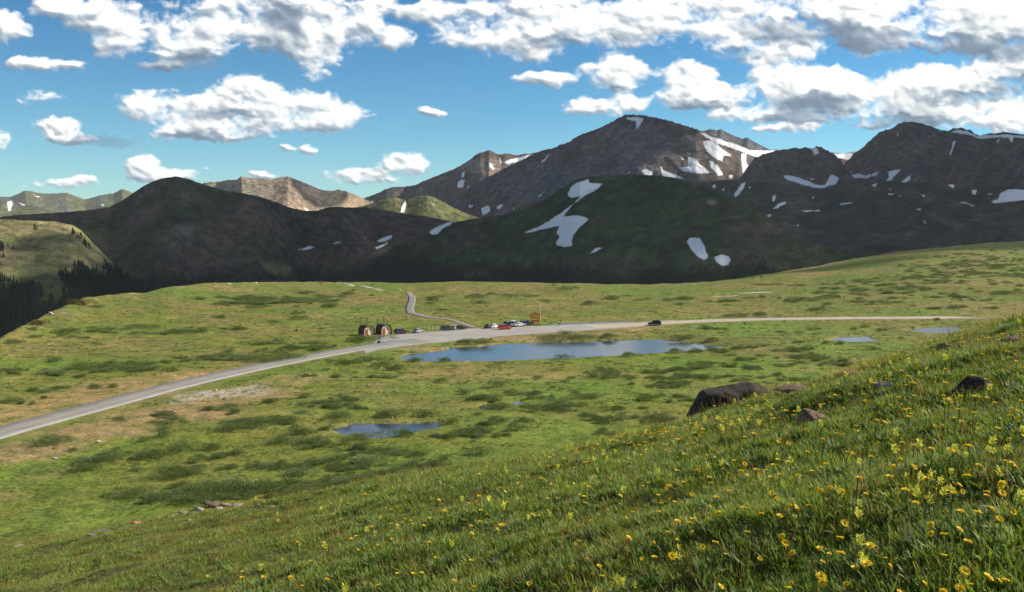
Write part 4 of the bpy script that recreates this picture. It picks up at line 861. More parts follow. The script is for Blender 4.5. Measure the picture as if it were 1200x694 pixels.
def rock_mesh(seed, sx, sy, sz, planes=None, n=4, rough=.05):
    bm = bmesh.new(); bmesh.ops.create_icosphere(bm, subdivisions=n, radius=1); g = np.random.default_rng(seed)
    d = np.array([v.co[:] for v in bm.verts]); d /= np.linalg.norm(d, axis=1)[:, None]
    if planes is None:
        N_ = g.normal(size=(11, 3)); N_ /= np.linalg.norm(N_, axis=1)[:, None]; C_ = .55 + .4 * g.random(11)
    else: N_ = np.array([p[:3] for p in planes], float); C_ = np.array([p[3] for p in planes], float) / np.linalg.norm(N_, axis=1); N_ /= np.linalg.norm(N_, axis=1)[:, None]
    q = d @ N_.T; r = np.min(np.where(q > .05, C_ / np.maximum(q, .05), 9), axis=1)
    r = np.minimum(r, 1.6 if planes is None else 3)
    P_ = d * r[:, None]
    k = fbm(P_[:, 0] * 2.5 + P_[:, 2] * 1.7 + seed, P_[:, 1] * 2.5 - P_[:, 2] * 1.3, 4, seed % 50 + 600)
    P_ = P_ * (1 + rough * 2 * k)[:, None]
    P_ = P_ * np.array([sx, sy, sz])
    for v, c in zip(bm.verts, P_): v.co = c
    me = bpy.data.meshes.new('rock'); bm.to_mesh(me); bm.free()
    me.polygons.foreach_set('use_smooth', np.ones(len(me.polygons), bool)); me.update(); return me
def rock_at(px, py, wpx, hratio, mat, label, name='rock', seed=0, rz=0, sink=.3, deep=1.0, group=None, cat='rock'):
    x, y, z = ground_pt(px, py); w = wpx * y / F / 2
    o = link(name, rock_mesh(seed, w, w * deep, w * hratio), mat=M[mat]); o.location = (x, y, z + w * hratio * (1 - sink) * .55); o.rotation_euler = (0, 0, rz)
    return tag(o, label, cat, group)
# the long dark boulder
D = 24.3; bl = [(float(uv(px, py)[0]) * D, CAM_Z + float(uv(px, py)[1]) * D) for px, py in [(807,497),(814,482),(822,467),(827,462.5),(850,458),(865,456),(884,452.5),(898,455),(908,463),(914,475),(916,500),(807,512)]]
def boulder_from_outline(outl, depth, seed):
    """solid stone: an outline in elevation given depth, with uneven faces and rounded arrises"""
    cx = sum(p[0] for p in outl) / len(outl); cz = sum(p[1] for p in outl) / len(outl)
    g = np.random.default_rng(seed); ring = []
    for (a, b), (c, d) in zip(outl, outl[1:] + outl[:1]):
        L_ = math.hypot(c - a, d - b); n = max(1, int(L_ / .06))
        for k in range(n): ring.append((a + (c - a) * k / n - cx, b + (d - b) * k / n - cz))
    R_ = np.array(ring); m = len(R_); rows = []
    prof = [(-1.0, .0), (-1.0, .35), (-.98, .62), (-.90, .86), (-.70, .97), (-.35, 1.0), (0, 1.0), (.35, .99), (.7, .93), (.92, .78), (1.0, .5), (1.0, .0)]
    for (t, s) in prof:
        y = t * depth + 0 * R_[:, 0]
        if t < 0: y = y + .10 * R_[:, 0] - .22 * R_[:, 1]                       # front face leans back towards the top
        rows.append(np.stack([R_[:, 0] * s, y, R_[:, 1] * s], 1))
    V_ = np.stack(rows); f = grid_faces(len(prof), m, True)
    P_ = V_.reshape(-1, 3); k = fbm(P_[:, 0] * 2.2 + P_[:, 1] * 1.3, P_[:, 2] * 2.6 + P_[:, 1], 5, seed); k2 = fbm(P_[:, 0] * .9 + 4, P_[:, 2] * 1.4 + P_[:, 1] * .8, 2, seed + 3, .5, 1)
    k3 = fbm(P_[:, 0] * 6 + P_[:, 1] * 3, P_[:, 2] * 6 - P_[:, 1], 4, seed + 8, .6, 1)
    P_ = P_ + np.stack([.05 * k, -.16 * k - .14 * k2 - .05 * k3, .06 * k + .02 * k3], 1)
    return fast_mesh('boulder', P_, f[:, ::-1], None, True), cx, cz
me_, cx, cz = boulder_from_outline(bl, .62, 612)
o = link('boulder', me_, mat=M['rock_dark']); o.location = (cx, D + .45, cz); tag(o, 'long dark boulder with sloping left end on the crest of the near slope', 'boulder')
mb = o.modifiers.new('sub', 'SUBSURF'); mb.levels = mb.render_levels = 1
rock_at(1140, 462, 58, .55, 'rock_dark', 'dark brown boulder half sunk in flowers on the right of the slope', 'boulder', 21, .3, .45, .7, cat='boulder')
rock_at(1037, 456, 24, .6, 'rock_dull', 'small grey stone among flowers left of the dark brown boulder', 'rock', 22, .8, .1)
rock_at(1004, 441, 36, .28, 'rock_red', 'flat pinkish slab rock beside the white flower head', 'rock', 23, .2, .1)
rock_at(940, 462, 52, .22, 'rock_brown', 'flat tan rock just right of the long dark boulder', 'rock', 24, .1, .1, .6)
rock_at(952, 495, 44, .5, 'rock_brown', 'rounded brown rock below the tan slab', 'rock', 25, .4, .15, .8)
rock_at(940, 513, 24, .35, 'rock_dull', 'dull grey stone in deep grass below the rounded brown rock', 'rock', 26, .4, .15, .8)
rock_at(1107, 412, 24, .5, 'rock_brown', 'small brown rock standing for a dark soil patch on the right skyline', 'rock', 27, .4, .6, .8)  # sunken rock put in place of a patch of dark soil
rock_at(1185, 404, 30, .5, 'rock_brown', 'brown stone at the right edge of the slope', 'rock', 28, .4, .1, .8)
LS = [(159,616,12,.75,'rock_red','small reddish rock on the left crest of the slope'),(126,624,15,.2,'rock_dull','flat dull slab left of the reddish rock'),(140,621,6,.3,'rock_grey','little grey stone between the dull slab and the reddish rock'),(89,631,6,.6,'rock_pale','tiny white stone on the left crest'),(22,641,16,.2,'rock_grey','grey flat slab at the far left edge of the crest'),(108,628,10,.2,'rock_dull','thin grey slab right of the tiny white stone')]
for i, (a, b, w, h, mt, lb) in enumerate(LS): rock_at(a, b, w, h, mt, lb, 'rock', 31 + i, i * .7)
# broken outcrop on the left crest
rg2 = random.Random(8)
for i, (px, py, w, h) in enumerate([(196,606,12,.5),(206,604,14,.6),(214,601,13,.7),(222,603,10,.6),(231,597,14,.7),(238,601,12,.5),(246,593,16,.8),(256,597,12,.7),(262,592,14,.7),(270,596,11,.6),(278,593,16,.6),(287,597,11,.5),(296,594,12,.4),(243,589,10,.7),(254,588,9,.5),(268,600,8,.5),(222,609,9,.4),(205,610,8,.4),(308,593,12,.3),(320,593,10,.25),(335,592,12,.2)]):
    rock_at(px, py + 1, w * .8, h * .8, ['rock_brown', 'rock_grey', 'rock_dull'][i % 3], 'jagged %s stone in the broken outcrop on the left crest' % ['brown', 'light grey', 'dull grey'][i % 3], 'rock', 60 + i, rg2.uniform(0, 3), .45, group='stones of the broken outcrop on the left crest')
FARR = [(190,486,28,.25,'rock_brown','long brownish rock below the road with a shrub on it'),(202,484,9,.5,'rock_brown','brown stone at the end of the long grey rock'),(116,518,9,.6,'rock_pale','pale upright stone on the meadow below the road'),(58,514,7,.5,'rock_pale','pale stone at the foot of the road bank'),(64,526,8,.5,'rock_brown','tan stone below the pale stone by the road bank'),(66,537,8,.3,'rock_pale','flat pale stone on the lower left meadow'),(204,441,6,.5,'rock_pale','white stone on the verge just below the road'),(253,458,7,.4,'rock_pale','pale stone on the gravel patch below the road'),(263,468,6,.6,'rock_brown','dark stone on the gravel verge'),(274,493,6,.5,'rock_red','reddish stone above the left meadow shrubs'),(117,563,4,.7,'rock_red','tiny red stone alone on the lower left meadow'),(432,452,6,.5,'rock_pale','pale stone on the meadow between road and small pond'),(447,508,8,.5,'rock_red','reddish stone on the near shore of the small pond'),(460,490,5,.5,'rock_pale','pale stone at the top of the small pond'),(717,407.5,5,.9,'rock_pale','white rock standing out of the large pond'),(348,388,7,.6,'rock_red','reddish rock above the road behind the shrubs'),(162,427,9,.5,'rock_brown','brown rock among shrubs above the road'),(438,424,9,.3,'rock_pale','pale patch of stone by the road shoulder shrubs'),(60,368,9,.5,'rock_pale','pale rock at the plateau edge on the left'),(41,374,10,.4,'rock_pale','grey rock on the plateau rim near the left edge'),(14,388,9,.4,'rock_pale','whitish rock at the left end of the rim'),(267,333,8,.4,'rock_pale','white rock on the skyline of the plateau'),(300,332,7,.4,'rock_pale','pale rock on the skyline above the far meadow'),(468,340,5,.6,'rock_pale','white stone left of the trail top'),(378,333,5,.6,'rock_red','reddish stone on the plateau skyline'),(1128,352,5,.7,'rock_pale','white stone on the meadow at the foot of the right hill'),(853,345,6,.3,'rock_pale','pale flat stone on the far flat'),(802,345,5,.4,'rock_pale','light stone on the far flat beside the pale pools'),(925,402,6,.4,'rock_pale','grey stone right of the large pond'),(410,336,6,.4,'rock_pale','pale stone beside the far footpath'),(320,350,5,.5,'rock_grey','grey stone in the far shrub band'),(575,398,5,.5,'rock_brown','brown stone on the gravel bank of the large pond'),(1018,437,6,.5,'rock_grey','grey stone behind the slope')]
for i, (a, b, w, h, mt, lb) in enumerate(FARR): rock_at(a, b, w * (.62 if mt == 'rock_pale' else .8), h, mt, lb, 'rock', 100 + i, i * .9, .2)

# ------------------------------------------------------------------ willow shrubs
def shrub_mesh(seed, leaves=1500, ls=.07, flat_=.42, tint=(.10, .15, .045), tint2=(.20, .26, .085), lobes=7):
    g = np.random.default_rng(seed); L_ = []
    c = np.stack([g.normal(size=lobes) * .42, g.normal(size=lobes) * .30, g.random(lobes) * .1], 1); rr = .35 + .3 * g.random(lobes)
    k = g.integers(0, lobes, leaves); d = g.normal(size=(leaves, 3)); d[:, 2] = np.abs(d[:, 2]); d /= np.linalg.norm(d, axis=1)[:, None]
    rad_ = rr[k] * (.72 + .32 * g.random(leaves)); b = c[k] + d * rad_[:, None] * np.array([1, 1, flat_ * 1.7])
    b[:, 2] = np.maximum(b[:, 2], -.02)
    dd = d * .6 + np.array([0, 0, .8]) + g.normal(size=(leaves, 3)) * .45; dd /= np.linalg.norm(dd, axis=1)[:, None]
    t = g.random((leaves, 1)) * .75 + .25 * np.repeat(g.random(lobes)[k][:, None], 1, 1)
    col = np.array(tint) + (np.array(tint2) - np.array(tint)) * t
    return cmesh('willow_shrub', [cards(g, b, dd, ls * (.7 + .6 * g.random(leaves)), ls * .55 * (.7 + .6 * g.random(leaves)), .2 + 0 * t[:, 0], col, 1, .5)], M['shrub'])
SM = [shrub_mesh(i, 1100, .085) for i in range(6)]                                   # small
SL = [shrub_mesh(20 + i, 3200, .045, .30, lobes=13) for i in range(4)]               # wide thickets
SB = [shrub_mesh(40 + i, 1400, .075, .55, (.10, .075, .03), (.16, .12, .045)) for i in range(2)]   # rusty dwarf conifers on the rim
SG = [shrub_mesh(50 + i, 2200, .055, .34, (.14, .20, .09), (.24, .30, .15), 9) for i in range(3)]  # grey-green willow
# (px, py of the foot, width in pixels, kind, label)
SH = [(425,401,50,'L','dense shrub bank just left of the road at the car park entrance'),(548,405.5,36,'L','dark round shrub on the gravel shore at the left end of the large pond'),(568,403.5,16,'S','small shrub beside the pale bare patch on the pond shore'),(648,399,40,'L','long shrub on the far shore of the large pond'),(680,398,36,'L','long shrub right of the first on the far pond shore'),(664,393,20,'S','shrub behind the far pond shore between pond and road'),(712,396,22,'S','low shrub on the far pond shore near the right'),
 (800,399.5,30,'L','low dark thicket where the large pond narrows at its right end'),(832,401,20,'S','small thicket beyond the right tip of the large pond'),
 (97,358,34,'B','rusty brown dwarf conifer clump on the rim of the plateau'),(84,356,18,'B','dark rusty clump left of the larger rim clump'),(112,361,18,'M','green clump right of the rusty rim clump'),(47,382,26,'B','brownish thicket on the rim near the left edge'),(38,387,14,'M','dark thicket at the left end of the rim'),
 (190,489,24,'S','round dark shrub behind the long grey rock'),(139,494,14,'S','round shrub by itself on the verge below the road'),(268,478,22,'M','shrub on the meadow right of the grey rock'),(276,485,18,'S','low shrub below the verge stones'),(318,473,26,'M','dark shrub on the meadow left of the small pond'),(354,467,18,'S','shrub between the road and the small pond'),
 (150,585,56,'L','long dark willow thicket at the left of the lower meadow'),(182,590,44,'L','rounded dark willow clump in front of the long thicket'),(218,592,52,'L','dark willow clump above the broken outcrop'),(236,580,54,'L','broad dark willow thicket above the outcrop clump'),(285,578,64,'L','broad dark willow thicket behind the crest'),(262,572,50,'G','grey-green willow thicket behind the dark ones'),(380,577,60,'L','wide willow thicket on the lower meadow right of centre left'),(200,562,44,'L','flat dark willow bank above the long thicket'),(215,556,26,'S','small dark willow above the flat bank'),
 (105,545,46,'G','grey-green willow bank on the left meadow'),(125,542,50,'L','long low willow bank on the left meadow'),(98,553,40,'L','low dark willow edge on the left meadow'),(170,540,40,'L','dark low willow strip on the left meadow'),(182,536,30,'S','short willow strip right of the left bank'),(208,530,30,'S','dark willow strip beneath the grey rock'),(245,528,34,'L','willow strip on the mid left meadow'),(62,520,40,'L','low dark hedge of willow at the foot of the road bank'),(45,524,26,'S','short dark hedge at the far left below the road'),(84,530,12,'S','round dark shrub on the left meadow below the hedge'),
 (192,505,20,'S','dark shrub in a row below the grey rock, first'),(190,512,22,'S','dark shrub in a row below the grey rock, second'),(165,518,14,'S','small round shrub left of the row below the rock'),(193,499,16,'S','little shrub directly below the grey rock'),
 (270,505,40,'L','low willow bank right of the shrub row'),(295,502,30,'S','willow strip left of the small pond'),(330,496,34,'L','willow bank left of the small pond'),(350,510,30,'S','willow strip on the bank below the small pond left end'),(365,520,40,'G','grey-green willow bank below the small pond'),(425,515,46,'G','pale willow bank in front of the small pond'),(470,512,36,'L','dark willow bank in front of the small pond right part'),(395,491,34,'L','willow bank at the far shore of the small pond'),(455,490,40,'L','dark willow line along the far shore of the small pond'),(500,489,30,'M','willow at the right end of the small pond'),
 (582,480,30,'L','willow clump just below the puddles'),(568,470,26,'M','willow clump above the puddles'),(625,484,24,'S','willow strip right of the puddles'),(686,468,26,'L','dark willow strip on the middle meadow'),(655,474,30,'G','pale willow bank on the middle meadow'),(712,497,34,'L','dark willow thicket left of the long boulder'),(698,493,20,'S','small dark willow beside the thicket left of the boulder'),(722,481,26,'M','willow above the dark thicket left of the boulder'),(760,470,24,'S','willow strip on the meadow above the boulder'),(790,452,26,'M','low willow on the meadow beyond the boulder'),
 (528,497,20,'S','little willow right of the small pond'),(560,508,24,'S','low willow strip below right of the small pond'),(600,505,24,'M','low willow strip in the middle meadow hollow'),(486,536,26,'S','dark willow strip above the near crest'),(520,540,22,'S','short dark willow strip above the near crest'),(560,534,30,'M','willow streak on the bright green flat'),(610,548,40,'M','long low willow streak near the crest'),(660,541,26,'S','low willow streak by the bright green flat'),
 (440,563,60,'L','deep dark willow edge along the hollow behind the crest'),(478,558,40,'L','dark willow bank at the end of the hollow'),(402,569,40,'G','pale willow mass at the left of the hollow'),(350,560,44,'G','grey-green willow mass in the lower meadow'),(430,545,50,'G','broad pale willow mass above the hollow'),(420,528,30,'S','dark willow spot above the pale mass'),
 (432,424,30,'M','low shrub by the road shoulder'),(404,428,26,'M','shrub below the road bend'),(450,430,22,'S','shrub between the road and the large pond'),(462,435,24,'S','low shrub row below the large pond left'),(520,424,20,'S','tiny shrub on the near shore of the large pond'),(488,424,16,'S','tiny shrub at the near left shore of the large pond'),(660,421,18,'S','tiny shrub on the near shore of the large pond middle'),(735,418,20,'S','small shrub on the near shore toward the right'),(790,413,20,'S','small shrub on the near shore near the right tip'),(583,454,26,'S','low shrub line on the ochre flat'),(545,463,20,'S','little shrub left of the puddles'),(516,449,16,'S','little shrub on the ochre flat'),
 (308,425,40,'L','long shrub bank above the road'),(336,421,36,'L','dark shrub bank above the road bend'),(285,422,40,'G','pale shrub bank above the road'),(370,411,30,'M','shrub clump above the road near the entrance'),(345,411,22,'S','small shrub above the bank by the road'),(326,414,24,'S','small dark shrub in the patch above the road'),(200,436,18,'S','dark little shrub by the ochre verge'),(130,432,26,'M','shrub on the flat left of the road'),(100,434,44,'L','long shrub bank on the left flat'),(65,440,34,'G','pale shrub bank on the left flat'),(160,431,34,'L','dark shrub strip beside the brown rock'),(60,425,24,'S','dark shrub strip above the left bank'),(10,473,30,'L','dark shrub at the left edge above the road'),(52,461,20,'G','grey-green shrub near the road on the left'),(112,456,14,'S','lone shrub on the ochre flat'),(130,455,16,'S','lone shrub right of the first on the ochre flat'),(50,468,12,'S','tiny shrub on the ochre flat nearest the road'),
 (210,391,44,'M','dark shrub line on the upper left meadow'),(165,385,40,'M','thin dark shrub line left of the upper line'),(235,390,22,'S','short dark line of shrub at the right of the upper line'),(75,392,30,'M','low shrub on the upper left flat'),(15,404,24,'M','low shrub at the left rim'),(345,375,20,'S','dark shrub on the upper meadow above the bank'),(322,401,14,'S','small shrub above the first restroom row'),
 (300,352,50,'L','long dark shrub band on the far plateau'),(275,357,34,'M','dark shrub below the long far band'),(355,345,34,'M','dark shrub right of the long far band'),(375,349,24,'S','small shrub right end of the far band'),(344,369,18,'S','dark spot of shrub below the far band'),(320,379,14,'S','tiny shrub on the upper meadow'),(385,361,24,'S','shrub on the far plateau above the restrooms'),(405,346,22,'S','shrub on the far plateau left of the trail'),(560,350,26,'S','shrub on the far plateau above the parked cars'),(596,349,24,'M','darker shrub on the far plateau right of the trail'),(564,356,16,'S','small shrub behind the parked cars'),(505,352,22,'S','shrub just right of the trail top'),(690,357,22,'S','shrub on the far plateau above the flagpole'),(660,340,26,'S','shrub near the plateau rim'),(720,350,26,'M','shrub on the far plateau right part'),(800,352,30,'M','shrub on the far flat toward the right hill'),(890,371,26,'M','shrub strip beside the channel'),(870,373,20,'S','short shrub strip left of the channel'),(940,352,34,'M','dark patch of shrub below the right hill'),(1098,376,12,'S','round shrub above the right pond'),(960,365,30,'M','low shrub behind the gravel road'),(1060,340,44,'L','shrub band on the right hill'),(1150,322,50,'L','wide dark shrub patch on the right hill'),(1120,312,34,'M','shrub patch upper right hill'),(1180,345,40,'L','dark shrub band low on the right hill'),(1030,357,40,'M','dark streak of shrub at the foot of the right hill'),(900,335,34,'M','shrub at the toe of the right hill')]
rg3 = random.Random(12)
def hill_mask(x, y): return ground_h(np.array([x]), np.array([y]), False)[1][0]
def in_pond(x, y): return max(float(poly_sd(np.array([x]), np.array([y]), POND_XY[k])[0]) for k in BIGKEYS)
def shrub_at(px, py, w, kd, label, group='willow shrubs of the pass'):
    x, y, z = ground_pt(px, py); W_ = w * y / F / 2 * 1.08
    if float(hill_mask(x, y)) > .25: return None
    me = rg3.choice({'L': SL, 'S': SM, 'M': SM + SL, 'B': SB, 'G': SG}[kd])
    deep = min(max(rg3.uniform(.6, .95) * W_, .6), 4.5)
    hgt = min(max(1.9 * math.sqrt(max(W_, .3)), 1.2), 4.6) * (1.15 if kd == 'L' else .95)
    yc = y + deep * .4; xc = x
    if in_pond(xc, yc) > -.8 * deep:
        for st in (-1, 1, -2, 2, -3, 3, -4, 4, -6, 6, 8, -8):
            if in_pond(xc, yc + st) < -.6 * deep: yc += st; break
        else: return None
    o = link('willow_shrub' if kd != 'B' else 'dwarf_conifer', me)
    o.location = (xc, yc, float(ground_h(np.array([xc]), np.array([yc]))[0][0]) - .05); o.scale = (W_, deep, hgt); o.rotation_euler = (0, 0, rg3.uniform(-.3, .3) + (math.pi if rg3.random() < .5 else 0))
    tag(o, label, 'shrub', group); return o
for q in SH: shrub_at(*q)
ZS = [(330,574,120,14,1.5),(220,584,80,10,1.5),(440,558,70,9,1.4),(310,572,120,18,1),(215,548,90,12,.8),(250,525,80,10,.7),(340,530,100,14,.9),(400,478,60,12,.7),(440,540,110,22,.9),(580,500,120,16,.8),(640,472,120,14,.7),(720,490,90,14,.8),(780,470,80,16,.7),(480,560,70,8,.7),(600,560,60,5,.5),(250,490,60,12,.5),(140,530,90,10,.5),(60,540,50,6,.4),(450,425,60,7,.5),(400,440,60,8,.5),(500,455,80,8,.3),(95,435,90,8,.9),(170,427,70,5,.8),(60,455,70,10,.6),(300,418,70,7,.9),(350,405,60,7,.7),(190,388,110,5,.6),(90,395,80,6,.4),(320,352,80,6,.9),(280,372,100,6,.25),(620,346,160,7,.35),(800,350,120,5,.35),(940,352,120,6,.5),(1060,335,100,14,.6),(1150,322,90,18,.7),(1000,345,80,8,.4),(1100,300,60,8,.4),(870,388,90,5,.5),(960,385,80,4,.5),(800,440,140,18,.75),(900,420,120,14,.7),(980,405,80,8,.4),(900,452,120,12,.6),(700,450,120,10,.5),(1020,385,70,3,.5),(20,470,30,6,.6),(20,415,50,5,.3),(430,395,20,3,.7),(400,385,40,5,.2),(560,470,60,8,.5),(330,500,70,9,.6),(1090,360,80,5,.4)]
g = np.random.default_rng(31)
n = 187000; yy = np.exp(g.random(n) * (math.log(1000) - math.log(95)) + math.log(95)); uu = g.uniform(-.75, .75, n); xx = uu * yy
zz, hm = ground_h(xx, yy, False)
thick_ = brush(xx + 5 * fbm(xx / 20, yy / 20, 3, 703), yy + 5 * fbm(xx / 20, yy / 20, 3, 704), ZS, .5)
clump = fbm(xx / 15, yy / 6.5, 4, 711, .6); cl2 = fbm(xx / 50, yy / 25, 3, 715)
fm = flat_mask(xx, yy); wet = np.full(n, -99.0)
for k in BIGKEYS: wet = np.maximum(wet, poly_sd(xx, yy, POND_XY[k]))
dr, wr = line_d(xx, yy, ROAD_W); dr2, wr2 = line_d(xx, yy, ROAD_E); dt, wt = line_d(xx, yy, TRAIL + tr2)
free = (wet < -.8) & (dr > wr + 3) & (dr2 > wr2 + 3.5) & (poly_sd(xx, yy, LOT) < -4) & (dt > 3) & (hm < .3)
re_, _z = edge_of(np.arctan2(xx, yy)); free &= np.hypot(xx, yy) < re_ - 6
kp = free & (clump + .44 * thick_ + .15 * cl2 + .10 * g.random(n) > .49) & (thick_ + .12 > g.random(n)) & (g.random(n) < .26 * np.clip(yy / 200, .6, 2.2))
xs, ys = xx[kp], yy[kp]; zs, _h = ground_h(xs, ys); print('shrub cover', len(xs))
sz = (.75 + 1.1 * g.random(len(xs))) * (1 + .5 * np.clip(clump[kp], 0, .6)) * np.clip(ys / 260, .85, 1.7)
SALL = SM + SL + SG
pick = np.where(g.random(len(xs)) < .2, g.integers(10, 13, len(xs)), g.integers(0, 10, len(xs)))
scatter('willow_thicket', np.stack([xs, ys, zs - .05], 1), g.random(len(xs)) * 6.283, sz, pick, SALL, 'patches of knee-high green willow scattered over the meadow', 'shrubs', stretch=1.5 / np.sqrt(sz))
# short tussocks of the wet meadow
def tussock(seed, tint, tint2): return shrub_mesh(seed, 90, .30, .30, tint, tint2, 4)
TS = [tussock(80, (.16, .22, .05), (.24, .29, .07)), tussock(81, (.13, .23, .05), (.20, .30, .07)), tussock(82, (.24, .23, .08), (.32, .29, .11)), tussock(83, (.11, .19, .05), (.16, .24, .06))]
n = 300000; yy = np.exp(g.random(n) * (math.log(700) - math.log(60)) + math.log(60)); xx = g.uniform(-.75, .75, n) * yy
c1 = fbm(xx / 8, yy / 5, 3, 731); zz, hm = ground_h(xx, yy, False)
wet = np.full(n, -99.0)
for k in BIGKEYS: wet = np.maximum(wet, poly_sd(xx, yy, POND_XY[k]))
dr, wr = line_d(xx, yy, ROAD_W); dr2, wr2 = line_d(xx, yy, ROAD_E); dt, wt = line_d(xx, yy, TRAIL + tr2)
kp = (wet < -.3) & (dr > wr + 2.5) & (dr2 > wr2 + 2.5) & (poly_sd(xx, yy, LOT) < -3) & (dt > 2.2) & (c1 + .3 * g.random(n) > .30) & (g.random(n) < .55) & (brush(xx, yy, OCHRE + GRAVEL) < .35 + .5 * g.random(n))
re_, _z = edge_of(np.arctan2(xx, yy)); kp &= np.hypot(xx, yy) < re_
xs, ys = xx[kp], yy[kp]; zs, _h = ground_h(xs, ys); print('tussocks', len(xs))
scatter('meadow_tussocks', np.stack([xs, ys, zs - .03], 1), g.random(len(xs)) * 6.283, (.20 + .25 * g.random(len(xs))) * np.clip(ys / 160, .8, 1.8), g.integers(0, 4, len(xs)), TS, 'low grassy tussocks covering the valley meadow', 'grass', stretch=.5 + .3 * g.random(len(xs)))

# ------------------------------------------------------------------ conifer forest far below
def conifer(seed, h=1.0, r=.17):
    g = np.random.default_rng(seed); ps = []; n = 9
    for k in range(n):
        f = k / n; z = .08 + f * .86; rr = r * (1 - f) ** .85 * (.85 + .3 * g.random()); m = 7
        a = (np.arange(m) + g.random()) / m * 6.283; rj = rr * (.75 + .5 * g.random(m)); a1 = a + 6.283 / m * .9; rk = rr * (.75 + .5 * g.random(m))
        V_ = np.stack([np.stack([0 * a, 0 * a, z + .17 + 0 * a], 1), np.stack([np.cos(a) * rj, np.sin(a) * rj, z + 0 * a], 1), np.stack([np.cos((a + a1) / 2) * rr * 1.05, np.sin((a + a1) / 2) * rr * 1.05, z - .025 + 0 * a], 1), np.stack([np.cos(a1) * rk, np.sin(a1) * rk, z + 0 * a], 1)], 1).reshape(-1, 3)
        c = np.array((.020, .038, .018)) + np.array((.014, .018, .008)) * g.random((m, 1)); ps.append((V_, np.arange(4 * m).reshape(-1, 4), np.repeat(c, 4, 0)))
    a = np.arange(5) / 5 * 6.283
    V_ = np.concatenate([np.stack([np.cos(a) * .015, np.sin(a) * .015, -.05 + 0 * a], 1), np.stack([np.cos(a) * .006, np.sin(a) * .006, .9 + 0 * a], 1)])
    ps.append((V_, np.array([[j, (j + 1) % 5, 5 + (j + 1) % 5, 5 + j] for j in range(5)]), np.tile(np.array((.06, .045, .03)), (10, 1))))
    return cmesh('conifer', ps, M['needle'])
CM = [conifer(i, 1, .15 + .03 * i) for i in range(4)]
g = np.random.default_rng(5); PT = []
for (X_, Y_, Z_, fm, py) in FOREST_PTS:
    a = X_.ravel(); b = Y_.ravel(); c = Z_.ravel(); f = fm.ravel() * (py.ravel() < 430); ii = g.choice(len(a), 26000, p=f / f.sum())
    PT.append(np.stack([a[ii] + g.normal(size=len(ii)) * 3, b[ii] + g.normal(size=len(ii)) * 3, c[ii] - .5], 1))
PT = np.concatenate(PT); kp = np.hypot(PT[:, 0], PT[:, 1]) > 900; PT = PT[kp]; n = len(PT); print('conifers', n)
scatter('conifer_forest', PT, g.random(n) * 6.283, 5 + 6 * g.random(n), g.integers(0, 4, n), CM, 'dark conifer forest on the lower mountainsides', 'forest')

# ------------------------------------------------------------------ built things at the car park
def simple_mat(name, col, rough=.6, spec=.3, metal=0.0, coat=0.0, mott=.12, scale=2.0):
    m, t = new_mat(name); n = t.noise(obco(t), scale, 4, .6)
    c = t.mix(t.ramp(n, .3, .7), tuple(c * (1 - mott) for c in col), tuple(min(1, c * (1 + mott)) for c in col))
    b = pbsdf(t, c, rough, spec, metal=metal); b.inputs['Coat Weight'].default_value = coat; finish(t, b.outputs[0]); return m
M['cream'] = simple_mat('cream_stucco', (.74, .62, .42), .9, .1, mott=.08, scale=1.5)
M['roofdark'] = simple_mat('dark_brown_roofing', (.085, .052, .04), .8, .2, scale=3)
M['reddoor'] = simple_mat('red_brown_door', (.32, .09, .05), .6, .3)
M['pipe'] = simple_mat('dark_vent_pipe', (.035, .03, .03), .5, .4)
M['metal'] = simple_mat('grey_metal', (.35, .36, .37), .45, .5, .6)
M['redwood'] = simple_mat('orange_red_timber', (.62, .20, .07), .75, .2, scale=4)
M['stonework'] = simple_mat('tan_stone_footing', (.40, .30, .21), .9, .1, mott=.3, scale=3)
M['white'] = simple_mat('white_painted_metal', (.75, .75, .72), .5, .4)
M['dark'] = simple_mat('dark_plastic', (.03, .03, .035), .6, .4)
M['tyre'] = simple_mat('black_tyre', (.02, .02, .02), .85, .2)
M['rim'] = simple_mat('alloy_rim', (.45, .45, .46), .35, .5, .8)
m_, t_ = new_mat('tinted_car_glass'); finish(t_, pbsdf(t_, (.02, .025, .03), .08, .6).outputs[0]); M['glass'] = m_
M['lamp'] = simple_mat('headlamp_lens', (.7, .72, .74), .15, .6); M['tail'] = simple_mat('tail_lamp_lens', (.35, .02, .02), .25, .5)
def bm_obj(name, bm, mat, parent=None, bevel=0, smooth=False):
    if bevel: bmesh.ops.bevel(bm, geom=[e for e in bm.edges], offset=bevel, segments=2, affect='EDGES', profile=.6, clamp_overlap=True)
    bmesh.ops.recalc_face_normals(bm, faces=bm.faces[:])
    me = bpy.data.meshes.new(name); bm.to_mesh(me); bm.free()
    if smooth: me.polygons.foreach_set('use_smooth', np.ones(len(me.polygons), bool))
    return link(name, me, parent, mat)
def prism(bm, pts, y0, y1, axis='y'):
    """side outline (x, z) pushed from y0 to y1; y0/y1 may be functions of z"""
    f0 = y0 if callable(y0) else (lambda z: y0); f1 = y1 if callable(y1) else (lambda z: y1)
    A_ = [bm.verts.new((x, f0(z), z)) for x, z in pts]; B_ = [bm.verts.new((x, f1(z), z)) for x, z in pts]
    bm.faces.new(A_); bm.faces.new(B_[::-1]); n = len(pts)
    for i in range(n): bm.faces.new((A_[i], B_[i], B_[(i + 1) % n], A_[(i + 1) % n]))
def box(bm, x0, x1, y0, y1, z0, z1): prism(bm, [(x0, z0), (x1, z0), (x1, z1), (x0, z1)], y0, y1)
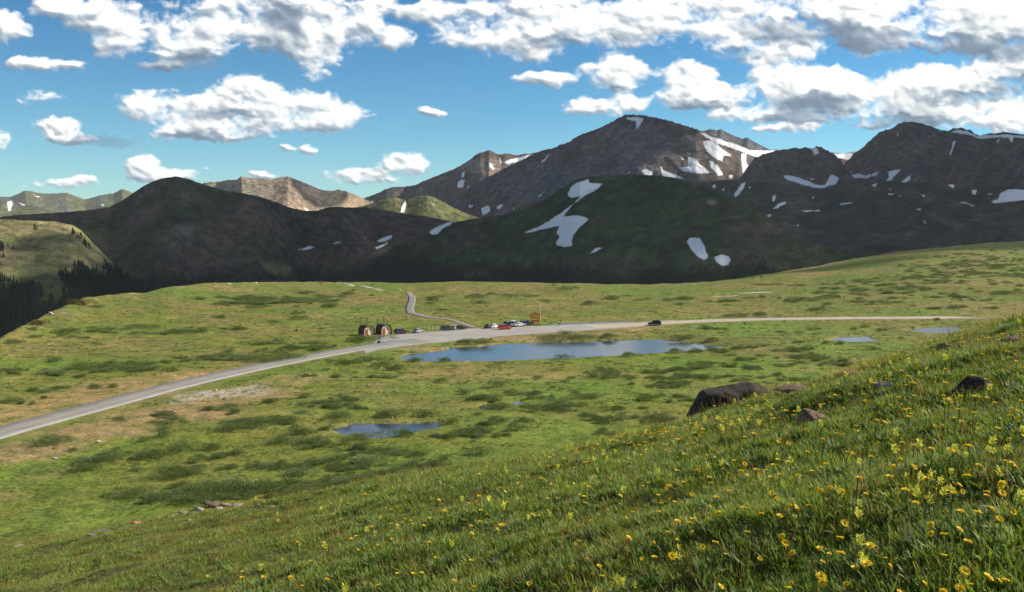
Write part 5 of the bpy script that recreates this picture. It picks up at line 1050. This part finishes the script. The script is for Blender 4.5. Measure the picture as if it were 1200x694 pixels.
def cyl(bm, c, r, d, axis='Z', seg=20, r2=None):
    m_ = Matrix.Translation(c) @ (Matrix.Rotation(math.pi / 2, 4, 'X') if axis == 'Y' else Matrix.Identity(4))
    bmesh.ops.create_cone(bm, cap_ends=True, segments=seg, radius1=r, radius2=r if r2 is None else r2, depth=d, matrix=m_)
CARK = dict(
 sedan=dict(L=4.6, W=1.8, H=1.44, hb=.90, hood=.84, cab=(-1.75, -1.05, .30, 1.05)), suv=dict(L=4.75, W=1.92, H=1.80, hb=1.08, hood=1.02, cab=(-2.28, -2.0, .45, 1.15)),
 van=dict(L=4.9, W=1.95, H=1.95, hb=1.10, hood=1.0, cab=(-2.38, -2.2, .75, 1.65)), pickup=dict(L=5.5, W=1.95, H=1.85, hb=1.12, hood=1.08, cab=(-.75, -.55, .75, 1.35)))
_car_cols = {}
def car(px, py, kind, col, heading, label, cname, name='parked_car', cat='car', rough=.3):
    k = CARK[kind]; x, y = (float(t) for t in gp(px, py, .085)); L_, W_, H_, hb, hd = k['L'] / 2, k['W'] / 2, k['H'], k['hb'], k['hood']; a, b, c, d = k['cab']
    if cname not in _car_cols: _car_cols[cname] = simple_mat(cname, col, rough, .5, .0, .6, .03)
    paint = _car_cols[cname]
    r = bpy.data.objects.new(name, None); COL.objects.link(r); r.location = (x, y, .088); r.rotation_euler = (0, 0, rad(heading)); tag(r, label, cat, 'vehicles at the pass car park')
    bm = bmesh.new(); wr = .34; xa, xb = -L_ + .85, L_ - .85
    prof = [(-L_, .32), (-L_ - .02, .62), (-L_ + .03, hb - .06), (-L_ + .12, hb), (c + .2, hb), (d, hb - .01), (L_ - .22, hd - .08), (L_ - .03, hd - .26), (L_, .45), (L_ - .04, .28)]
    def arch(cx): return [(cx + (wr + .07) * math.cos(t), .32 + (wr + .07) * math.sin(t)) for t in np.linspace(0, math.pi, 9)]
    prof = [(p[0], p[1]) for p in prof] + [(xb + wr + .08, .26)] + arch(xb) + [(xb - wr - .08, .24), (xa + wr + .08, .24)] + arch(xa) + [(xa - wr - .08, .26)]
    prism(bm, prof, lambda z: -W_ + .05 * max(0, z - .7), lambda z: W_ - .05 * max(0, z - .7))
    bm_obj('body', bm, paint, r, 0)
    bm = bmesh.new(); ins = lambda s: (lambda z: s * (W_ - .06 - .22 * max(0, z - hb) / (H_ - hb)))
    prism(bm, [(a, hb - .02), (d, hb - .02), (c, H_ - .05), (c - .15, H_), (b + .15, H_), (b, H_ - .05)], ins(-1), ins(1)); bm_obj('cabin', bm, paint, r, .03)
    def lerp(p, q, t): return (p[0] + (q[0] - p[0]) * t, p[1] + (q[1] - p[1]) * t)
    fr0, fr1 = (d, hb), (c, H_ - .05); re0, re1 = (a, hb), (b, H_ - .05)
    for nm, p0, p1, s in (('windshield', fr0, fr1, 1), ('rear_window', re0, re1, -1)):
        q0, q1 = lerp(p0, p1, .12), lerp(p0, p1, .92); bm = bmesh.new(); o_ = .012 * s; wz = lambda z: W_ - .16 - .22 * (z - hb) / (H_ - hb)
        vs = [bm.verts.new((q[0] + o_ + e, sgn * wz(q[1]), q[1] + .012)) for e in (0, -.02 * s) for q, sgn in ((q0, -1), (q0, 1), (q1, 1), (q1, -1))]
        for f in ((0, 1, 2, 3), (7, 6, 5, 4), (0, 4, 5, 1), (1, 5, 6, 2), (2, 6, 7, 3), (3, 7, 4, 0)): bm.faces.new([vs[i] for i in f])
        bm_obj(nm, bm, M['glass'], r)
    mid = (c + b) / 2 + .1; z0, z1 = hb + .06, H_ - .14
    ed = lambda p0, p1, z: p0[0] + (p1[0] - p0[0]) * (z - p0[1]) / (p1[1] - p0[1])
    for sgn in (-1, 1):
        for xs in (((ed(re0, re1, z0) + .10, mid - .05), (ed(re0, re1, z1) + .10, mid - .05)), ((mid + .03, ed(fr0, fr1, z0) - .12), (mid + .03, ed(fr0, fr1, z1) - .10))):
            bm = bmesh.new(); yy = lambda z, e: sgn * (W_ - .06 - .22 * (z - hb) / (H_ - hb) + e)
            P4 = [(xs[0][0], z0), (xs[0][1], z0), (xs[1][1], z1), (xs[1][0], z1)]
            vs = [bm.verts.new((p, yy(z, e), z)) for e in (.012, -.01) for p, z in P4]
            for f in ((0, 1, 2, 3), (7, 6, 5, 4), (0, 4, 5, 1), (1, 5, 6, 2), (2, 6, 7, 3), (3, 7, 4, 0)): bm.faces.new([vs[i] for i in f])
            bm_obj('side_window', bm, M['glass'], r)
    for cx in (xa, xb):
        for sgn in (-1, 1):
            bm = bmesh.new(); cyl(bm, (cx, sgn * (W_ - .13), wr), wr, .24, 'Y', 22); w = bm_obj('wheel', bm, M['tyre'], r, .02)
            bm = bmesh.new(); cyl(bm, (cx, sgn * (W_ - .005), wr), .2, .03, 'Y', 12); bm_obj('rim', bm, M['rim'], w)
    for sgn in (-1, 1):
        bm = bmesh.new(); box(bm, L_ - .10, L_ + .012, sgn * (W_ - .28) - .17, sgn * (W_ - .28) + .17, hd - .34, hd - .20); bm_obj('headlight', bm, M['lamp'], r, .01)
        bm = bmesh.new(); box(bm, -L_ - .035, -L_ + .08, sgn * (W_ - .17) - .10, sgn * (W_ - .17) + .10, hb - .34, hb - .12); bm_obj('taillight', bm, M['tail'], r, .01)
    if kind == 'pickup':
        bm = bmesh.new(); box(bm, -L_ + .15, a - .06, -W_ + .12, W_ - .12, hb - .004, hb + .02); bm_obj('cargo_bed', bm, M['dark'], r)
    return r
car(470.5, 391, 'suv', (.035, .012, .012), 35, 'very dark maroon SUV parked alone just right of the restrooms', 'maroon_paint')
car(490, 389.8, 'sedan', (.30, .32, .34), 62, 'silver grey sedan parked between the maroon SUV and the white posts', 'silver_paint')
car(524, 387.2, 'suv', (.035, .04, .045), 28, 'charcoal SUV beside the foot of the trail', 'charcoal_paint')
car(532.5, 386.2, 'sedan', (.42, .43, .43), 75, 'light silver car squeezed between two dark ones', 'light_silver_paint')
car(539.5, 386.0, 'sedan', (.03, .035, .045), 20, 'dark car at the right end of the row by the trail', 'black_paint')
car(573.5, 384.4, 'sedan', (.03, .03, .035), 60, 'black car left of the white one in the middle row', 'black_paint')
car(579.5, 384.2, 'sedan', (.70, .70, .68), 48, 'white sedan left of the red car', 'white_paint')
car(591.5, 386.0, 'suv', (.50, .045, .02), 25, 'bright red car nearest the lot edge', 'red_paint')
car(596.5, 382.2, 'suv', (.03, .03, .035), 55, 'black SUV parked behind the red car', 'black_paint')
car(602, 382.0, 'van', (.72, .72, .70), 80, 'tall white van right of the red car', 'white_paint', cat='van')
car(608.5, 382.2, 'sedan', (.62, .64, .66), 40, 'pale silver car right of the white van', 'pale_paint')
car(616.5, 381.2, 'suv', (.02, .03, .06), 30, 'dark blue SUV beside the orange-red sign', 'navy_paint')
car(767, 381.2, 'suv', (.03, .032, .038), 172, 'black SUV driving alone on the gravel road right of the car park', 'black_paint', name='car')

def restroom(px, py, label):
    x, y = (float(t) for t in gp(px, py, .085)); r = bpy.data.objects.new('restroom', None); COL.objects.link(r); r.location = (x, y + 1, .03); r.rotation_euler = (0, 0, rad(36)); tag(r, label, 'restroom', 'restroom huts by the road')
    def outl(rad_, leg, n=22): return [(-rad_, -.3)] + [(rad_ * math.cos(math.pi - t), leg + rad_ * .92 * math.sin(t)) for t in np.linspace(0, math.pi, n)] + [(rad_, -.3)]
    bm = bmesh.new(); prism(bm, outl(1.78, 1.65), -1.6, 1.7); bm_obj('wall', bm, M['cream'], r)
    bm = bmesh.new(); o, i = outl(2.02, 1.6), outl(1.80, 1.62); n = len(o)
    vs = [[bm.verts.new((p[0], yv, p[1])) for p in ring] for yv in (-2.0, 1.95) for ring in (o, i)]
    for k in range(n - 1):
        for A_, B_ in ((0, 1), (2, 0), (3, 2), (1, 3)): bm.faces.new((vs[A_][k], vs[A_][k + 1], vs[B_][k + 1], vs[B_][k]))
    for k in (0, n - 1): bm.faces.new((vs[0][k], vs[1][k], vs[3][k], vs[2][k]))
    bm_obj('roof', bm, M['roofdark'], r)
    bm = bmesh.new(); box(bm, -1.25, -.3, -1.66, -1.58, .05, 2.15); dr_ = bm_obj('door', bm, M['reddoor'], r, .01)
    bm = bmesh.new(); box(bm, -.42, -.36, -1.72, -1.66, 1.0, 1.2); bm_obj('handle', bm, M['metal'], dr_)
    bm = bmesh.new(); box(bm, .35, .85, -1.64, -1.58, 1.7, 2.1); bm_obj('vent_panel', bm, M['dark'], r)
    for xp, yp in ((-1.95, .6), (.65, .9)):
        bm = bmesh.new(); cyl(bm, (xp, yp, 4.0), .10, 3.0, 'Z', 14); cyl(bm, (xp, yp, 5.52), .15, .12, 'Z', 14); bm_obj('vent_pipe', bm, M['pipe'], r)
    bm = bmesh.new(); box(bm, -2.4, 2.4, -3.0, 2.2, -.3, .06); bm_obj('base', bm, M['stonework'], r, .02)
restroom(429, 393.2, 'left arched cream restroom hut with dark roof and two vent pipes')
restroom(449.2, 392.0, 'right arched cream restroom hut with dark roof nearest the parked cars')
# roadside sign seen from behind
x, y = (float(t) for t in gp(444, 402.3, .08)); r = bpy.data.objects.new('road_sign', None); COL.objects.link(r); r.location = (x, y, .0); tag(r, 'small grey sign board on a post with a dark base at the car park entrance', 'sign')
bm = bmesh.new(); box(bm, -.55, .55, -.04, .04, 1.25, 2.7); bm_obj('board', bm, M['metal'], r, .01)
bm = bmesh.new(); cyl(bm, (0, .09, 1.2), .06, 2.4, 'Z', 12); bm_obj('post', bm, M['metal'], r)
bm = bmesh.new(); cyl(bm, (0, .05, .40), .55, .9, 'Z', 10, .42); bm_obj('base', bm, M['dark'], r, .03)
# orange-red timber sign
x, y = (float(t) for t in gp(627.5, 381.0, .085)); r = bpy.data.objects.new('information_sign', None); COL.objects.link(r); r.location = (x, y, .05); r.rotation_euler = (0, 0, rad(8)); tag(r, 'large orange-red timber sign structure on posts beside the tall pole', 'sign')
for xs in (-1.55, 1.55):
    bm = bmesh.new(); cyl(bm, (xs, 0, 2.0), .17, 4.3, 'Z', 14); cyl(bm, (xs, 0, 4.2), .21, .12, 'Z', 14); bm_obj('post', bm, M['redwood'], r)
bm = bmesh.new(); prism(bm, [(-1.95, 3.75), (1.95, 3.75), (1.95, 3.95), (0, 4.7), (-1.95, 3.95)], -.10, .10); bm_obj('gable', bm, M['redwood'], r, .02)
for k in range(4):
    bm = bmesh.new(); zz = 2.30 + .36 * k; box(bm, -1.7, 1.7, -.06, .06, zz, zz + .22); bm_obj('plank', bm, M['redwood'], r, .01)
bm = bmesh.new(); box(bm, -1.45, 1.45, -.07, .07, 1.1, 1.95); bm_obj('lower_board', bm, M['redwood'], r, .02)
bm = bmesh.new(); box(bm, -2.0, 2.0, -.45, .45, -.2, .55); bm_obj('footing', bm, M['stonework'], r, .06)
x, y = (float(t) for t in gp(633, 380.2, .085)); r = bpy.data.objects.new('flagpole', None); COL.objects.link(r); r.location = (x, y, .05); tag(r, 'tall thin pale pole standing right of the orange-red sign', 'pole')
bm = bmesh.new(); cyl(bm, (0, 0, 4.2), .085, 8.6, 'Z', 12, .05); sh_ = bm_obj('shaft', bm, M['white'], r)
bm = bmesh.new(); bmesh.ops.create_uvsphere(bm, u_segments=10, v_segments=8, radius=.13, matrix=Matrix.Translation((0, 0, 8.6))); bm_obj('finial', bm, M['metal'], sh_, smooth=True)
for i, px in enumerate((503, 507.5, 512, 516.5)):
    x, y = (float(t) for t in gp(px, 386.3 - i * .2, .085)); bm = bmesh.new(); cyl(bm, (0, 0, .45), .13, 1.0, 'Z', 14); cyl(bm, (0, 0, .97), .15, .06, 'Z', 14)
    o = bm_obj('bollard', bm, M['white'], None, .01); o.location = (x, y, .08)
    tag(o, ['leftmost', 'second from left', 'second from right', 'rightmost'][i] + ' of four short white posts between the silver sedan and the charcoal SUV', 'post', 'white posts at the lot edge')

# a person in a pale top standing at the far side of the lot
def person(px, py, label, rz=0.3):
    x, y = (float(t) for t in gp(px, py, .085))
    J = dict(pel=((0, 0, .95), .15), wst=((0, 0, 1.08), .13), chs=((0, 0, 1.30), .155), nck=((0, 0, 1.47), .06), hd0=((0, -.01, 1.56), .085), hd1=((0, -.01, 1.66), .10), hd2=((0, 0, 1.74), .07),
             sl=((.17, 0, 1.40), .065), el=((.24, .02, 1.13), .045), wl=((.25, -.06, .90), .033), hl=((.25, -.09, .82), .038), sr=((-.17, 0, 1.40), .065), er=((-.25, .03, 1.13), .045), wr=((-.24, -.05, .90), .033), hr=((-.24, -.08, .82), .038),
             ll=((.09, 0, .86), .10), kl=((.11, -.02, .48), .065), al=((.12, .03, .10), .045), fl=((.13, -.13, .05), .045), lr=((-.09, 0, .86), .10), kr=((-.12, -.01, .48), .065), ar=((-.14, .04, .10), .045), fr=((-.15, -.12, .05), .045))
    E_ = [('pel', 'wst'), ('wst', 'chs'), ('chs', 'nck'), ('nck', 'hd0'), ('hd0', 'hd1'), ('hd1', 'hd2'), ('chs', 'sl'), ('sl', 'el'), ('el', 'wl'), ('wl', 'hl'), ('chs', 'sr'), ('sr', 'er'), ('er', 'wr'), ('wr', 'hr'), ('pel', 'll'), ('ll', 'kl'), ('kl', 'al'), ('al', 'fl'), ('pel', 'lr'), ('lr', 'kr'), ('kr', 'ar'), ('ar', 'fr')]
    ks = list(J)
    def build(nm, sel, grow, mat, parent=None):
        kk = [k for k in ks if k in sel]; me = bpy.data.meshes.new(nm); me.from_pydata([J[k][0] for k in kk], [(kk.index(a), kk.index(b)) for a, b in E_ if a in kk and b in kk], [])
        o = link(nm, me, parent, mat); sk = o.modifiers.new('skin', 'SKIN'); me.skin_vertices.new() if not me.skin_vertices else None
        for i, k in enumerate(kk):
            v = me.skin_vertices[0].data[i]; v.radius = (J[k][1] + grow, J[k][1] + grow); v.use_root = i == 0
        s = o.modifiers.new('sub', 'SUBSURF'); s.levels = s.render_levels = 2; return o
    b = build('person', ks, 0, M['skin']); b.location = (x, y, .09); b.rotation_euler = (0, 0, rz); tag(b, label, 'person')
    build('shirt', ['wst', 'chs', 'sl', 'el', 'sr', 'er'], .018, M['white'], b); build('trousers', ['pel', 'll', 'kl', 'al', 'lr', 'kr', 'ar'], .016, M['dark'], b)
    bm = bmesh.new(); bmesh.ops.create_uvsphere(bm, u_segments=14, v_segments=10, radius=.112, matrix=Matrix.Translation((0, .02, 1.71))); bm_obj('hair', bm, M['roofdark'], b, smooth=True)
M['skin'] = simple_mat('skin', (.45, .27, .19), .6, .3, mott=.05)
person(655, 381.5, 'person in a pale top and dark trousers standing right of the tall pole')
wall_pts = [(float(gp(a, b)[0]), float(gp(a, b)[1]), .9) for a, b in [(400,394.3),(410,393.2),(421,393.6),(436,393.2),(448,393.6)]]
ribbon('footpath', wall_pts, M['dirt'], .095, edge=.2, follow=False)

# white flower head above the crest
b = head_point(926, 430, .45)
if b:
    g = np.random.default_rng(3); ps = []
    for k in range(40):
        a = g.random() * 6.283; rr = .06 * math.sqrt(g.random()); ps.append(disc_petals(k, 5, .012, .008, .45 - rr * .25, .3, (.8, .8, .74), (.85, .85, .8))); ps[-1] = (ps[-1][0] + np.array([rr * math.cos(a), rr * math.sin(a), 0]), ps[-1][1], ps[-1][2])
    r = bpy.data.objects.new('white_flower', None); COL.objects.link(r); r.location = b; tag(r, 'single white flower head rising above the crest right of the long boulder', 'flower')
    link('stem', cmesh('stem', stem_part(.44, .004, leafs=8, seed=5, lw=.015), M['leaf']), r); link('flower_head', cmesh('flower_head', ps, M['petal']), r)
